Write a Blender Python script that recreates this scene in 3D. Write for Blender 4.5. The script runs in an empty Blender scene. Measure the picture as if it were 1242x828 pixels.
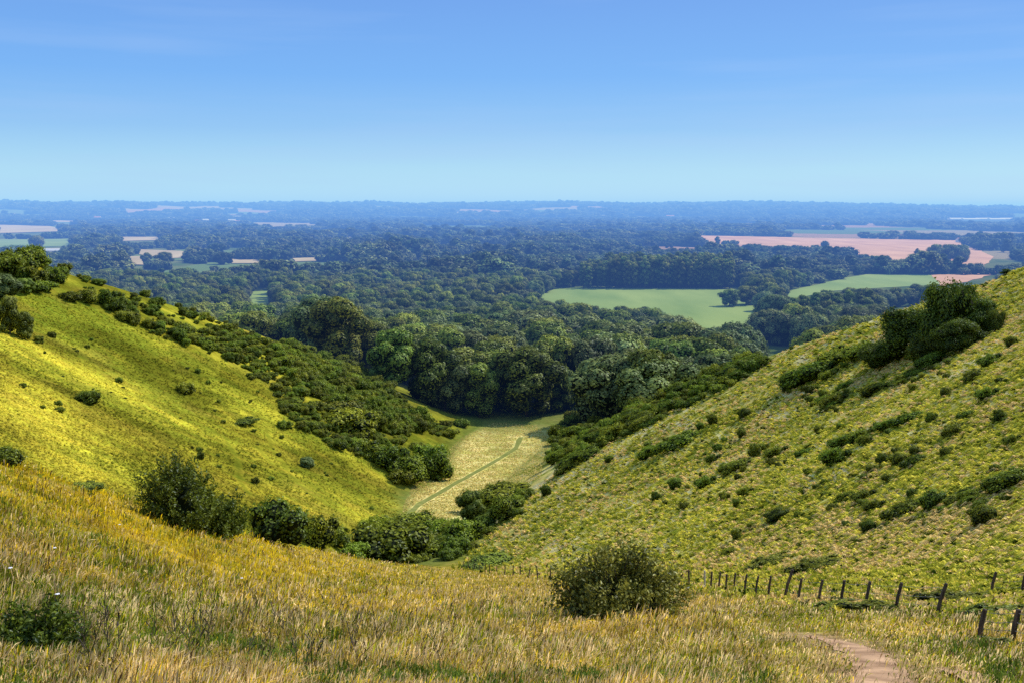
import bpy, math
import numpy as np
from math import radians as rad

SC = bpy.context.scene
COL = SC.collection
rng = np.random.default_rng(7)

# ------------------------------------------------------------------ camera model
F = 1200.0 / 1242.0
PITCH = math.atan(164 / 1200)
CP, SP = math.cos(PITCH), math.sin(PITCH)

def ray(px, py):
    """view ray of a photo pixel (1242 wide), world direction"""
    a = (np.asarray(px, float) - 621) / 1200; b = (414 - np.asarray(py, float)) / 1200
    return a, CP + b * SP, -SP + b * CP

def project(x, y, z):
    d = y * CP - z * SP
    b = (y * SP + z * CP) / d
    return 621 + 1200 * x / d, 414 - 1200 * b

# ------------------------------------------------------------------ noise
def _h(ix, iy, s):
    n = (ix.astype(np.int64) * 374761393 + iy.astype(np.int64) * 668265263 + s * 1442695041) & 0xFFFFFFFF
    n = ((n ^ (n >> 13)) * 1274126177) & 0xFFFFFFFF
    return ((n ^ (n >> 16)) & 0xFFFF) / 65535.0

def vnoise(x, y, s=0):
    ix, iy = np.floor(x), np.floor(y)
    fx, fy = x - ix, y - iy
    fx = fx * fx * (3 - 2 * fx); fy = fy * fy * (3 - 2 * fy)
    a, b = _h(ix, iy, s), _h(ix + 1, iy, s)
    c, d = _h(ix, iy + 1, s), _h(ix + 1, iy + 1, s)
    return (a * (1 - fx) + b * fx) * (1 - fy) + (c * (1 - fx) + d * fx) * fy

def fbm(x, y, s=0, o=4):
    v, a, t = 0, .5, 0
    for i in range(o):
        v = v + a * vnoise(x * 2**i + 17.3 * i, y * 2**i - 9.1 * i, s + i); t += a; a *= .5
    return v / t

def sstep(a, b, x):
    t = np.clip((x - a) / (b - a), 0, 1); return t * t * (3 - 2 * t)

def sp(x, k):
    return k * np.logaddexp(0, x / k)

def cells(x, y):
    """patchwork of the vale: random value per field/wood cell and its kind value"""
    r = np.hypot(x, y); far = r > 3300
    sx_, sy_ = np.where(far, 460., 260.), np.where(far, 560., 420.)
    wx = x + 140 * (fbm(x / 500, y / 500, 141, 2) - .5) * np.where(far, 3, 1); wy = y + 140 * (fbm(x / 400, y / 400, 142, 2) - .5) * np.where(far, 3, 1) + .25 * x
    ix, iy = np.floor(wx / sx_), np.floor(wy / sy_)
    a = _h(ix, iy, 151); b = _h(ix, iy, 152)
    openf = (a < np.where(far, .34, .20)) & (r > 1350)
    return openf, b

# ------------------------------------------------------------------ terrain height (eye at z = 0)
def curve(y, pts, sm=8.0):
    X = [p[0] for p in pts]; Y = [p[1] for p in pts]
    return (np.interp(y - sm, X, Y) + 2 * np.interp(y, X, Y) + np.interp(y + sm, X, Y)) / 4

FR = [(-50, 15), (0, -2.2), (48, -20), (96, -37.5), (150, -57), (205, -76.5), (255, -84), (300, -89.5), (360, -93.5), (430, -96), (600, -100), (9999, -100)]
XR = [(-50, 32), (0, 28), (30, 25), (48, 21.5), (96, 22), (150, 12), (205, -1), (255, -7), (300, -5), (360, 9), (430, 19), (600, 30)]
FL = [(-50, -10), (0, -22), (60, -42), (100, -53), (150, -65), (205, -77), (300, -91), (430, -96), (600, -100), (9999, -100)]
XL = [(-50, -50), (0, -46), (100, -38), (200, -35), (300, -34), (360, -28), (430, -23), (600, -40)]
XC = [(0, -60), (30, -36), (45, -25.5), (55, -21), (80, -17), (120, -14), (205, -12), (260, -12)]
FF = [(0, -66), (100, -66), (150, -70), (205, -79), (255, -85.5), (300, -90.5), (360, -94), (430, -96.5), (600, -100), (9999, -100)]

def H(x, y, parts=False):
    x = np.asarray(x, float); y = np.asarray(y, float)
    S = -2.2 - .37 * sp(y - 1, 3) + .5 * sp(-x - 9, 3) - .85 * sp(curve(y, XC) - x, 2.5) + .5 * (fbm(x / 9, y / 9, 5, 2) - .5)
    S = S - sp(S - 6, 4)
    R = curve(y, FR) + .56 * (x - curve(y, XR)) + 5 * (fbm(x / 60, y / 60, 11, 3) - .5)
    R = R - sp(R - 25, 6)
    r0 = np.interp(x, [0, 45, 67, 90, 112, 170], [330, 325, 285, 240, 215, 200])
    R = -104 + (R + 104) * (1 - sstep(0, 190, y - r0))
    L = curve(y, FL) + .5 * (curve(y, XL) - x) + 7 * (fbm(x / 70, y / 70, 21, 3) - .5)
    L = L - sp(L - 20, 8)
    l0 = np.interp(x, [-190, -140, -80, -40], [325, 366, 404, 418])
    L = -104 + (L + 104) * (1 - sstep(0, 250, y - l0))
    Fl = curve(y, FF)
    k = 1.6
    m = np.maximum(np.maximum(S, R), np.maximum(L, Fl))
    z = m + k * np.log(np.exp((S - m) / k) + np.exp((R - m) / k) + np.exp((L - m) / k) + np.exp((Fl - m) / k))
    r = np.hypot(x, y); u = np.where(y > 1, x / np.maximum(y, 1), 9)
    prof = np.interp(u, [-.7, -.45, -.3, -.1, .07, .2, .35, .5, .7], [.97, 1.0, 1.02, 1.0, 1.06, 1.0, .86, .6, .5])
    n = fbm(u * 22 + 3, r / 3000, 33, 4)
    z = z + sstep(6200, 11500, r) * (108 * prof + 46 * (n - .5)) * (1 - .0 * r)
    if parts:
        return z, S, R, L, Fl
    return z

TS = np.concatenate([np.geomspace(5, 900, 460), np.geomspace(912, 11400, 110)])
US = np.linspace(-.72, .72, 900)
HT = H(US[:, None] * TS[None], np.broadcast_to(TS, (len(US), len(TS))))     # ground along a fan of bearings
def cast(px, py):
    """first point of the ground under a photo pixel"""
    px = np.atleast_1d(np.asarray(px, float)); py = np.atleast_1d(np.asarray(py, float))
    out = np.full((len(px), 3), np.nan)
    for i in range(0, len(px), 20000):
        a, b, c = ray(px[i:i+20000], py[i:i+20000])
        a, c = a / b, c / b
        q = np.clip((a - US[0]) / (US[1] - US[0]), 0, len(US) - 1.001); q0 = q.astype(int); fq = (q - q0)[:, None]
        d = c[:, None] * TS - (HT[q0] * (1 - fq) + HT[q0 + 1] * fq)
        neg = d < 0
        k = np.where(neg.any(1), neg.argmax(1), -1)
        ok = k > 0; kk = np.where(ok, k, 1); n = np.arange(len(a))
        d0, d1 = d[n, kk-1], d[n, kk]
        t = TS[kk-1] + (TS[kk] - TS[kk-1]) * d0 / (d0 - d1)
        X = a * t
        res = np.stack([X, t, H(X, t)], 1); res[~ok] = np.nan
        out[i:i+20000] = res
    return out

def inpoly(px, py, poly):
    px = np.asarray(px); py = np.asarray(py)
    c = np.zeros(px.shape, bool); n = len(poly); j = n - 1
    for i in range(n):
        xi, yi = poly[i]; xj, yj = poly[j]
        c ^= ((yi > py) != (yj > py)) & (px < (xj - xi) * (py - yi) / (yj - yi + 1e-9) + xi)
        j = i
    return c

# ------------------------------------------------------------------ object helpers
def mesh_arrays(name, V, faces_list, attrs=None, mats=(), midx=None, smooth=False):
    """faces_list: list of (n,k) int arrays"""
    me = bpy.data.meshes.new(name)
    V = np.asarray(V, np.float32)
    me.vertices.add(len(V)); me.vertices.foreach_set('co', V.ravel())
    loops = np.concatenate([f.ravel() for f in faces_list]).astype(np.int32)
    tot = np.concatenate([np.full(len(f), f.shape[1], np.int32) for f in faces_list])
    start = np.concatenate([[0], np.cumsum(tot)[:-1]]).astype(np.int32)
    me.loops.add(len(loops)); me.loops.foreach_set('vertex_index', loops)
    me.polygons.add(len(tot)); me.polygons.foreach_set('loop_start', start)
    for m in mats: me.materials.append(m)
    if midx is not None: me.polygons.foreach_set('material_index', np.asarray(midx, np.int32))
    me.polygons.foreach_set('use_smooth', np.full(len(tot), smooth))
    for k, v in (attrs or {}).items():
        v = np.asarray(v, np.float32)
        if v.ndim == 2 and v.shape[1] == 3: v = np.concatenate([v, np.ones((len(v), 1), np.float32)], 1)
        if v.ndim == 2:
            a = me.attributes.new(k, 'FLOAT_COLOR', 'POINT'); a.data.foreach_set('color', v.ravel())
        else:
            a = me.attributes.new(k, 'FLOAT', 'POINT'); a.data.foreach_set('value', v)
    me.update(); me.validate()
    return me

def link(name, me, parent=None):
    o = bpy.data.objects.new(name, me); COL.objects.link(o)
    if parent: o.parent = parent
    return o

def tag(o, label=None, cat=None, group=None, kind=None):
    if label: o['label'] = label
    if cat: o['category'] = cat
    if group: o['group'] = group
    if kind: o['kind'] = kind
    return o

def tube(pts, radii, n=6):
    """tapered tube along points -> verts, quads"""
    pts = np.asarray(pts, float); m = len(pts)
    d = np.gradient(pts, axis=0); d /= np.linalg.norm(d, axis=1)[:, None] + 1e-9
    ref = np.array([0, 0, 1.]) if abs(d[0, 2]) < .8 else np.array([1., 0, 0])
    V = []
    for i in range(m):
        a = np.cross(d[i], ref); a /= np.linalg.norm(a) + 1e-9; b = np.cross(d[i], a)
        t = np.arange(n) * 2 * math.pi / n
        V.append(pts[i] + radii[i] * (np.cos(t)[:, None] * a + np.sin(t)[:, None] * b))
    V = np.concatenate(V); Fc = []
    for i in range(m - 1):
        for j in range(n):
            Fc.append((i*n+j, i*n+(j+1) % n, (i+1)*n+(j+1) % n, (i+1)*n+j))
    return V, np.array(Fc)

def merge(parts):
    V, Fs, o = [], [], 0
    for v, f in parts:
        V.append(v); Fs.append(f + o); o += len(v)
    return np.concatenate(V), np.concatenate(Fs)

# ------------------------------------------------------------------ materials
def newmat(name):
    m = bpy.data.materials.new(name); m.use_nodes = True
    nt = m.node_tree; nt.nodes.clear()
    return m, nt, nt.nodes, nt.links

def N(nt, t, **kw):
    n = nt.nodes.new(t)
    for k, v in kw.items(): setattr(n, k, v)
    return n

def leafmat(name, dark, light, trans=.3, rvar=.35, attr='Col'):
    m, nt, ns, L = newmat(name)
    out = N(nt, 'ShaderNodeOutputMaterial'); 
    at = N(nt, 'ShaderNodeAttribute', attribute_name=attr)
    oi = N(nt, 'ShaderNodeObjectInfo')
    mixc = N(nt, 'ShaderNodeMix', data_type='RGBA'); mixc.inputs['A'].default_value = (*dark, 1); mixc.inputs['B'].default_value = (*light, 1)
    sep = N(nt, 'ShaderNodeSeparateColor'); L.new(at.outputs['Color'], sep.inputs[0])
    L.new(sep.outputs[0], mixc.inputs['Factor'])
    mr = N(nt, 'ShaderNodeMapRange'); mr.inputs[3].default_value = 1 - rvar; mr.inputs[4].default_value = 1 + rvar
    L.new(oi.outputs['Random'], mr.inputs[0])
    hsv = N(nt, 'ShaderNodeHueSaturation'); L.new(mixc.outputs['Result'], hsv.inputs['Color']); L.new(mr.outputs[0], hsv.inputs['Value'])
    m2 = N(nt, 'ShaderNodeMath', operation='MULTIPLY_ADD'); m2.inputs[1].default_value = 7.31; m2.inputs[2].default_value = .13
    L.new(oi.outputs['Random'], m2.inputs[0])
    fr = N(nt, 'ShaderNodeMath', operation='FRACT'); L.new(m2.outputs[0], fr.inputs[0])
    mh = N(nt, 'ShaderNodeMapRange'); mh.inputs[3].default_value = .475; mh.inputs[4].default_value = .525; L.new(fr.outputs[0], mh.inputs[0])
    L.new(mh.outputs[0], hsv.inputs['Hue'])
    d = N(nt, 'ShaderNodeBsdfDiffuse'); t = N(nt, 'ShaderNodeBsdfTranslucent'); mx = N(nt, 'ShaderNodeMixShader'); mx.inputs[0].default_value = trans
    L.new(hsv.outputs[0], d.inputs[0]); L.new(hsv.outputs[0], t.inputs[0]); L.new(d.outputs[0], mx.inputs[1]); L.new(t.outputs[0], mx.inputs[2])
    g = N(nt, 'ShaderNodeBsdfGlossy'); g.inputs['Roughness'].default_value = .45; g.inputs['Color'].default_value = (.8, .9, 1, 1)
    mx2 = N(nt, 'ShaderNodeMixShader'); mx2.inputs[0].default_value = .018
    L.new(mx.outputs[0], mx2.inputs[1]); L.new(g.outputs[0], mx2.inputs[2]); L.new(mx2.outputs[0], out.inputs[0])
    return m

def colmat(name, attr='Col', trans=.3):
    """colour straight from the vertex attribute, thin leaf shading"""
    m, nt, ns, L = newmat(name)
    out = N(nt, 'ShaderNodeOutputMaterial'); at = N(nt, 'ShaderNodeAttribute', attribute_name=attr)
    d = N(nt, 'ShaderNodeBsdfDiffuse'); L.new(at.outputs['Color'], d.inputs[0])
    t = N(nt, 'ShaderNodeBsdfTranslucent'); L.new(at.outputs['Color'], t.inputs[0])
    mx = N(nt, 'ShaderNodeMixShader'); mx.inputs[0].default_value = trans
    L.new(d.outputs[0], mx.inputs[1]); L.new(t.outputs[0], mx.inputs[2]); L.new(mx.outputs[0], out.inputs[0])
    return m

def plainmat(name, c1, c2, scale=5., stretch=(1, 1, 1), rough=.9, bump=.0, detail=6):
    m, nt, ns, L = newmat(name)
    out = N(nt, 'ShaderNodeOutputMaterial'); tc = N(nt, 'ShaderNodeTexCoord'); mp = N(nt, 'ShaderNodeMapping'); mp.inputs['Scale'].default_value = stretch
    L.new(tc.outputs['Object'], mp.inputs[0])
    no = N(nt, 'ShaderNodeTexNoise'); no.inputs['Scale'].default_value = scale; no.inputs['Detail'].default_value = detail
    L.new(mp.outputs[0], no.inputs['Vector'])
    mr = N(nt, 'ShaderNodeMapRange'); mr.inputs[1].default_value = .3; mr.inputs[2].default_value = .7; L.new(no.outputs[0], mr.inputs[0])
    mx = N(nt, 'ShaderNodeMix', data_type='RGBA'); mx.inputs['A'].default_value = (*c1, 1); mx.inputs['B'].default_value = (*c2, 1); L.new(mr.outputs[0], mx.inputs['Factor'])
    b = N(nt, 'ShaderNodeBsdfPrincipled'); b.inputs['Roughness'].default_value = rough; b.inputs['Specular IOR Level'].default_value = .15
    L.new(mx.outputs['Result'], b.inputs['Base Color'])
    if bump:
        bp = N(nt, 'ShaderNodeBump'); bp.inputs['Distance'].default_value = bump; L.new(no.outputs[0], bp.inputs['Height']); L.new(bp.outputs[0], b.inputs['Normal'])
    L.new(b.outputs[0], out.inputs[0])
    return m

def terrain_mat():
    m, nt, ns, L = newmat('terrain')
    out = N(nt, 'ShaderNodeOutputMaterial'); at = N(nt, 'ShaderNodeAttribute', attribute_name='Col'); zo = N(nt, 'ShaderNodeAttribute', attribute_name='Zone')
    geo = N(nt, 'ShaderNodeNewGeometry')
    sep = N(nt, 'ShaderNodeSeparateColor'); L.new(zo.outputs['Color'], sep.inputs[0])
    def noise(scale, st, det=5, dist=0.):
        mp = N(nt, 'ShaderNodeMapping'); mp.inputs['Scale'].default_value = st; L.new(geo.outputs['Position'], mp.inputs[0])
        n = N(nt, 'ShaderNodeTexNoise'); n.inputs['Scale'].default_value = scale; n.inputs['Detail'].default_value = det; n.inputs['Distortion'].default_value = dist
        L.new(mp.outputs[0], n.inputs['Vector']); return n.outputs[0]
    def mr(s, a, b, c, d):
        n = N(nt, 'ShaderNodeMapRange'); n.inputs[1].default_value = a; n.inputs[2].default_value = b; n.inputs[3].default_value = c; n.inputs[4].default_value = d
        L.new(s, n.inputs[0]); return n.outputs[0]
    def math_(op, a, b):
        n = N(nt, 'ShaderNodeMath', operation=op)
        for i, v in enumerate((a, b)):
            if isinstance(v, (int, float)): n.inputs[i].default_value = v
            else: L.new(v, n.inputs[i])
        return n.outputs[0]
    fine = noise(1.6, (.45, 1.3, .5), 6, .3)      # streaks down the slope
    mid = noise(.12, (.6, 1.2, .6), 5, .5)
    small = noise(5., (1, 1, 1), 4)
    f = math_('MULTIPLY', mr(fine, .3, .7, .62, 1.42), mr(mid, .3, .7, .85, 1.15))
    f = math_('MULTIPLY', f, mr(small, .25, .75, .75, 1.25))
    hs = N(nt, 'ShaderNodeMix', data_type='RGBA', blend_type='MULTIPLY'); hs.inputs['Factor'].default_value = 1
    comb = N(nt, 'ShaderNodeCombineColor'); L.new(f, comb.inputs[0]); L.new(f, comb.inputs[1]); L.new(f, comb.inputs[2])
    L.new(at.outputs['Color'], hs.inputs['A']); L.new(comb.outputs[0], hs.inputs['B'])
    # hue wander: greener / browner patches
    pat = noise(.35, (.5, 1.2, .6), 6, .4)
    hsv = N(nt, 'ShaderNodeHueSaturation'); L.new(hs.outputs['Result'], hsv.inputs['Color']); L.new(mr(pat, .3, .7, .485, .52), hsv.inputs['Hue'])
    d = N(nt, 'ShaderNodeBsdfDiffuse'); d.inputs['Roughness'].default_value = .5
    L.new(hsv.outputs[0], d.inputs[0])
    bp = N(nt, 'ShaderNodeBump'); bp.inputs['Distance'].default_value = .5
    h = math_('ADD', math_('MULTIPLY', fine, .9), math_('MULTIPLY', small, .25))
    L.new(h, bp.inputs['Height']); L.new(math_('MULTIPLY', sep.outputs[0], .8), bp.inputs['Strength'])
    L.new(bp.outputs[0], d.inputs['Normal']); L.new(d.outputs[0], out.inputs[0])
    return m

M = dict(
    terrain=terrain_mat(),
    grass=colmat('grass', trans=.5),
    tussock=colmat('tussock_grass', trans=.3),
    wood_leaf=leafmat('woodland_foliage', (.038, .062, .006), (.36, .43, .06), .25),
    far_leaf=leafmat('distant_foliage', (.025, .045, .014), (.18, .24, .07), .2),
    bush_leaf=leafmat('bush_foliage', (.035, .06, .004), (.36, .42, .03), .3),
    bramble=leafmat('bramble_foliage', (.05, .085, .008), (.38, .42, .05), .3),
    thorn=leafmat('hawthorn_foliage', (.024, .046, .004), (.18, .24, .02), .3, 0.),
    thorn_dry=leafmat('browning_foliage', (.045, .06, .006), (.32, .34, .05), .28, 0.),
    bark=plainmat('bark', (.05, .04, .028), (.12, .10, .075), 6, bump=.02),
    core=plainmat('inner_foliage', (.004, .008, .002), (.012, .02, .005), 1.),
    post=plainmat('weathered_wood', (.035, .025, .02), (.13, .10, .08), 14, (1, 1, .15), bump=.01),
    postw=plainmat('pale_wood', (.4, .38, .33), (.6, .56, .5), 14, (1, 1, .15), bump=.01),
    wire=plainmat('wire', (.2, .2, .2), (.3, .3, .3), 5, rough=.5),
    dirt=plainmat('dirt', (.24, .135, .07), (.58, .36, .20), 1.6, (1, 1, 1), bump=.08, detail=9),
    track=plainmat('track', (.14, .17, .03), (.24, .24, .06), .6),
    wall=plainmat('render', (.6, .56, .52), (.75, .7, .65), .2),
    roof=plainmat('roof', (.42, .16, .10), (.5, .22, .15), .3),
    roofw=plainmat('sheet_roof', (.45, .46, .48), (.62, .62, .62), .3),
)
def fieldmat(name, a, b, sc=.02): return plainmat(name, a, b, sc, (1, .25, 1), detail=8)

# ------------------------------------------------------------------ terrain sheet
PATH = cast([980, 1008, 1038, 1058, 1066, 1066, 1060], [771, 777, 787, 801, 818, 845, 900])[:, :2]; PATHW = [.15, .45, .75, .85, .95, 1.0, 1.0]
TRK = []
def build_terrain():
    A = np.concatenate([np.linspace(-math.pi, -.62, 60)[:-1], np.linspace(-.62, .62, 1150), np.linspace(.62, math.pi, 60)[1:-1]])
    Rr = np.concatenate([[0.0], np.geomspace(2, 9, 24)[:-1], np.geomspace(9, 700, 720)[:-1], np.geomspace(700, 15000, 330)[:-1], np.geomspace(15000, 42000, 12)])
    aa, rr = np.meshgrid(A, Rr)
    x = rr * np.sin(aa); y = rr * np.cos(aa)
    z, S, R, Lh, Fl = H(x, y, True)
    tops = np.stack([S, R, Lh, Fl]); w = np.exp((tops - tops.max(0)) / 1.2); w /= w.sum(0)
    wS, wR, wL, wF = w
    near = sstep(560, 430, y)
    hill = np.clip((z + 100) / 4, 0, 1) * sstep(7000, 500, np.hypot(x, y))
    # roughness of the turf
    z = z + wR * near * (.55 * (fbm(x / 1.8, y / 1.1, 41, 3) - .5)) + wL * near * .35 * (fbm(x / 3, y / 1.6, 43, 3) - .5)
    px, py = project(x, np.maximum(y, .5), z)
    c = np.empty(x.shape + (3,))
    def mixc(a, b, t): return np.asarray(a) * (1 - t[..., None]) + np.asarray(b) * t[..., None]
    n1 = fbm(x / 25, y / 25, 51, 4); n2 = fbm(x / 6, y / 3, 52, 3); n3 = fbm(x / 90, y / 60, 53, 3)
    cL = mixc((.22, .22, .018), (.48, .41, .035), sstep(.35, .65, n1 * .5 + n2 * .5))
    cL = mixc(cL, (.12, .17, .012), sstep(.48, .7, n3) * .5)
    cL = mixc(cL, (.24, .15, .03), sstep(.55, .75, fbm(x / 14, y / 10, 58, 4)) * .35)
    cL = cL * (.7 + .6 * sstep(.3, .7, fbm(x / 26, y / 15, 191, 4)))[..., None]  # shading of hillside folds painted into the turf colour
    sel = (y > 120) & (y < 360) & (x < -20) & (x > -130)
    dk = np.zeros(x.shape)
    for ln in ([(272, 528), (289, 559), (289, 580), (304, 602)], [(311, 541), (330, 563), (352, 576), (370, 591), (400, 604)], [(324, 520), (330, 543), (346, 567), (374, 598), (410, 618)]):
        Q_ = cast([q[0] for q in ln], [q[1] for q in ln]); tt = np.linspace(0, len(ln) - 1, 60)
        lx_ = np.interp(tt, np.arange(len(ln)), Q_[:, 0]); ly_ = np.interp(tt, np.arange(len(ln)), Q_[:, 1])
        dd = np.min(np.hypot(x[sel][:, None] - lx_, (y[sel][:, None] - ly_)), 1)
        dk[sel] = np.maximum(dk[sel], sstep(1.1, .2, dd))
        TRK.append(np.stack([lx_, ly_], 1))
    cL = mixc(cL, (.09, .12, .01), dk * .4)
    cL = mixc(cL, (.085, .13, .012), sstep(330, 520, px) * sstep(640, 480, py) * .45)   # greener towards the wood
    cR = mixc((.22, .24, .025), (.62, .52, .15), sstep(.35, .65, n2))
    cR = mixc(cR, (.72, .60, .34), sstep(.56, .72, fbm(x / 4, y / 9, 57, 4)) * .6)
    cS = mixc((.22, .18, .02), (.34, .25, .05), sstep(.4, .6, n2))
    cF = mixc((.55, .48, .12), (.80, .66, .24), sstep(.35, .65, n2))
    edge = sstep(400, 436, y) + sstep(262, 240, y) + sstep(.97, .7, wF)
    cF = mixc(cF, (.14, .18, .035), np.clip(edge * .9 + sstep(.55, .7, n1) * .3, 0, 1))
    cP = mixc((.09, .13, .03), (.16, .18, .05), sstep(.4, .6, fbm(x / 60, y / 90, 54, 3)))     # woodland floor / plain
    c = cS * wS[..., None] + cR * wR[..., None] + cL * wL[..., None] + cF * wF[..., None]
    c = mixc(c, cP, sstep(440, 560, y))
    opn, cb = cells(x, y)
    farc = np.where((cb < .40)[..., None], np.array([.36, .28, .14]), np.where((cb < .6)[..., None], np.array([.40, .24, .14]), np.array([.15, .21, .06])))
    c = np.where((opn & (y > 1200))[..., None], farc, c)
    pdd = np.full(x.shape, 9.); sl_ = (y > 8) & (y < 45) & (x > 0) & (x < 30)
    pseg = np.stack([np.interp(np.linspace(0, len(PATH) - 1, 60), np.arange(len(PATH)), PATH[:, k]) for k in (0, 1)], 1)
    pdd[sl_] = np.min(np.hypot(x[sl_][:, None] - pseg[:, 0], y[sl_][:, None] - pseg[:, 1]), 1)
    c = mixc(c, (.40, .25, .13), sstep(1.4, .5, pdd + 1.0 * (fbm(x * 2, y * 2, 161, 3) - .5)) * .9)
    nb = len(A); nr = len(Rr)
    zone = np.zeros(x.shape + (3,)); zone[..., 0] = near * (.5 * wR + .35 * wL + .2 * wF + .5 * wS)
    zone[..., 1] = wR
    V = np.stack([x, y, z], -1).reshape(-1, 3)
    i = np.arange(nr - 1)[:, None] * nb + np.arange(nb)[None, :]
    j = np.roll(i, -1, axis=1)
    Q = np.stack([i, i + nb, j + nb, j], -1).reshape(-1, 4)[:, ::-1]
    me = mesh_arrays('terrain', V, [Q], {'Col': c.reshape(-1, 3), 'Zone': zone.reshape(-1, 3)}, [M['terrain']], smooth=True)
    tag(link('terrain', me), 'grassy downland hills with a dry valley opening onto a wooded plain', kind='structure')
build_terrain()

# ------------------------------------------------------------------ sheets draped on the ground
LIFT = [0.]
def polygrid(name, poly_px, mat, lift, label, step, ragged=0.):
    """a sheet whose outline is a photo-pixel polygon on the plain"""
    LIFT[0] += .07; lift += LIFT[0]      # no two field sheets in one plane
    P = cast([p[0] for p in poly_px], [p[1] for p in poly_px])
    P = P[~np.isnan(P[:, 0])]; P = P[(P[:, 2] < -93) | (P[:, 1] > 2500)]
    if len(P) < 3: return None
    pts = []
    for a, b in zip(P, np.roll(P, -1, 0)):
        n = max(2, int(np.hypot(*(b - a)[:2]) / step))
        for t in np.arange(n) / n:
            q = a + (b - a) * t
            q[:2] += ragged * (rng.random(2) - .5)
            pts.append(q)
    pts = np.array(pts); pts[:, 2] = H(pts[:, 0], pts[:, 1]) + lift
    me = bpy.data.meshes.new(name); me.from_pydata([tuple(p) for p in pts], [], [list(range(len(pts)))]); me.materials.append(mat)
    o = link(name, me); tag(o, label, kind='structure'); return o

GREEN_A = [(636, 362), (672, 352), (718, 346), (772, 350), (900, 352), (906, 358), (925, 362), (925, 402), (860, 408), (790, 396), (720, 384)]
GREEN_B = [(940, 357), (1000, 343), (1050, 333), (1150, 333), (1140, 346), (1060, 350), (1000, 354), (960, 364)]
PINK = [(842, 286), (900, 287), (1000, 289), (1120, 291), (1165, 292), (1178, 300), (1205, 311), (1250, 322), (1250, 330), (1190, 327), (1140, 322), (1085, 320), (1060, 312), (1010, 304), (960, 302), (900, 300), (860, 296)]
PINK_B = [(1130, 334), (1218, 330), (1218, 337), (1180, 350), (1140, 350)]
OCHRE = [(1065, 378), (1120, 372), (1130, 392), (1060, 396)]
TAN = [
    [(98, 309), (116, 308), (122, 312), (104, 314)],
    [(165, 303), (222, 305), (232, 313), (200, 314), (168, 309)],
    [(146, 312), (180, 311), (178, 322), (156, 321)],
    [(278, 315), (320, 316), (318, 320), (280, 320)],
    [(355, 314), (390, 313), (388, 317), (358, 318)],
    [(484, 320), (518, 318), (516, 323), (486, 324)],
    [(555, 312), (584, 311), (570, 317), (558, 318)],
    [(140, 288), (190, 288), (195, 292), (145, 293)],
    [(30, 302), (75, 302), (75, 309), (35, 310)],
]
GREEN_F = [(-10, 291), (85, 290), (90, 299), (-10, 301)]
CLEAR = [(908, 428), (965, 424), (1000, 440), (960, 455), (905, 450)]
SMALLG = [(296, 356), (330, 353), (335, 368), (300, 372)]
FARTAN = [[(-10, 273), (60, 275), (85, 281), (-10, 284)], [(60, 268), (90, 268), (90, 270), (60, 270)]]
WHITE = [(1150, 262), (1228, 264), (1228, 270), (1150, 268)]
GREEN_AV = [(640, 361), (672, 352), (718, 346), (772, 349), (900, 351), (906, 358), (925, 370), (925, 380), (905, 395), (862, 393), (850, 383), (800, 377), (760, 373), (720, 369), (680, 367)]
PINKV = [(842, 286), (1165, 292), (1178, 300), (1205, 311), (1250, 320), (1250, 325), (1190, 320), (1140, 315), (1085, 313), (1060, 307), (1010, 301), (960, 300), (900, 298), (860, 294)]
NOTREE = [GREEN_AV, GREEN_B, PINKV, PINK_B, OCHRE, GREEN_F, CLEAR, SMALLG, WHITE] + TAN + FARTAN
green_m = fieldmat('pasture', (.15, .23, .04), (.25, .32, .07), .02)
pink_m = fieldmat('ploughed_field', (.42, .22, .12), (.60, .34, .19), .02)
tan_m = fieldmat('stubble_field', (.36, .27, .13), (.50, .39, .22), .01)
for nm, poly, mt, lb in [
    ('pasture_field', GREEN_A, green_m, 'large smooth green pasture in the middle of the woods'),
    ('pasture_field', GREEN_B, green_m, 'narrow pale green field running away beside the tall plantation'),
    ('ploughed_field', PINK, pink_m, 'broad pinkish brown ploughed field on the plain'),
    ('ploughed_field', PINK_B, pink_m, 'small pinkish field just behind the big bush on the ridge'),
    ('ploughed_field', OCHRE, pink_m, 'orange brown scrap of field under the ridge bush'),
    ('pasture_field', GREEN_F, green_m, 'pale green field at the far left of the plain'),
    ('pasture_field', CLEAR, green_m, 'small green clearing behind the right hill shoulder'),
    ('pasture_field', SMALLG, green_m, 'tiny green glade beyond the left hill')]:
    polygrid(nm, poly, mt, .25, lb, 40, 6.)
for k, poly in enumerate(TAN + FARTAN): polygrid('stubble_field', poly, tan_m, .25 if k < 9 else 1.0, 'straw coloured field among the trees on the plain', 40, 6.)

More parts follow.
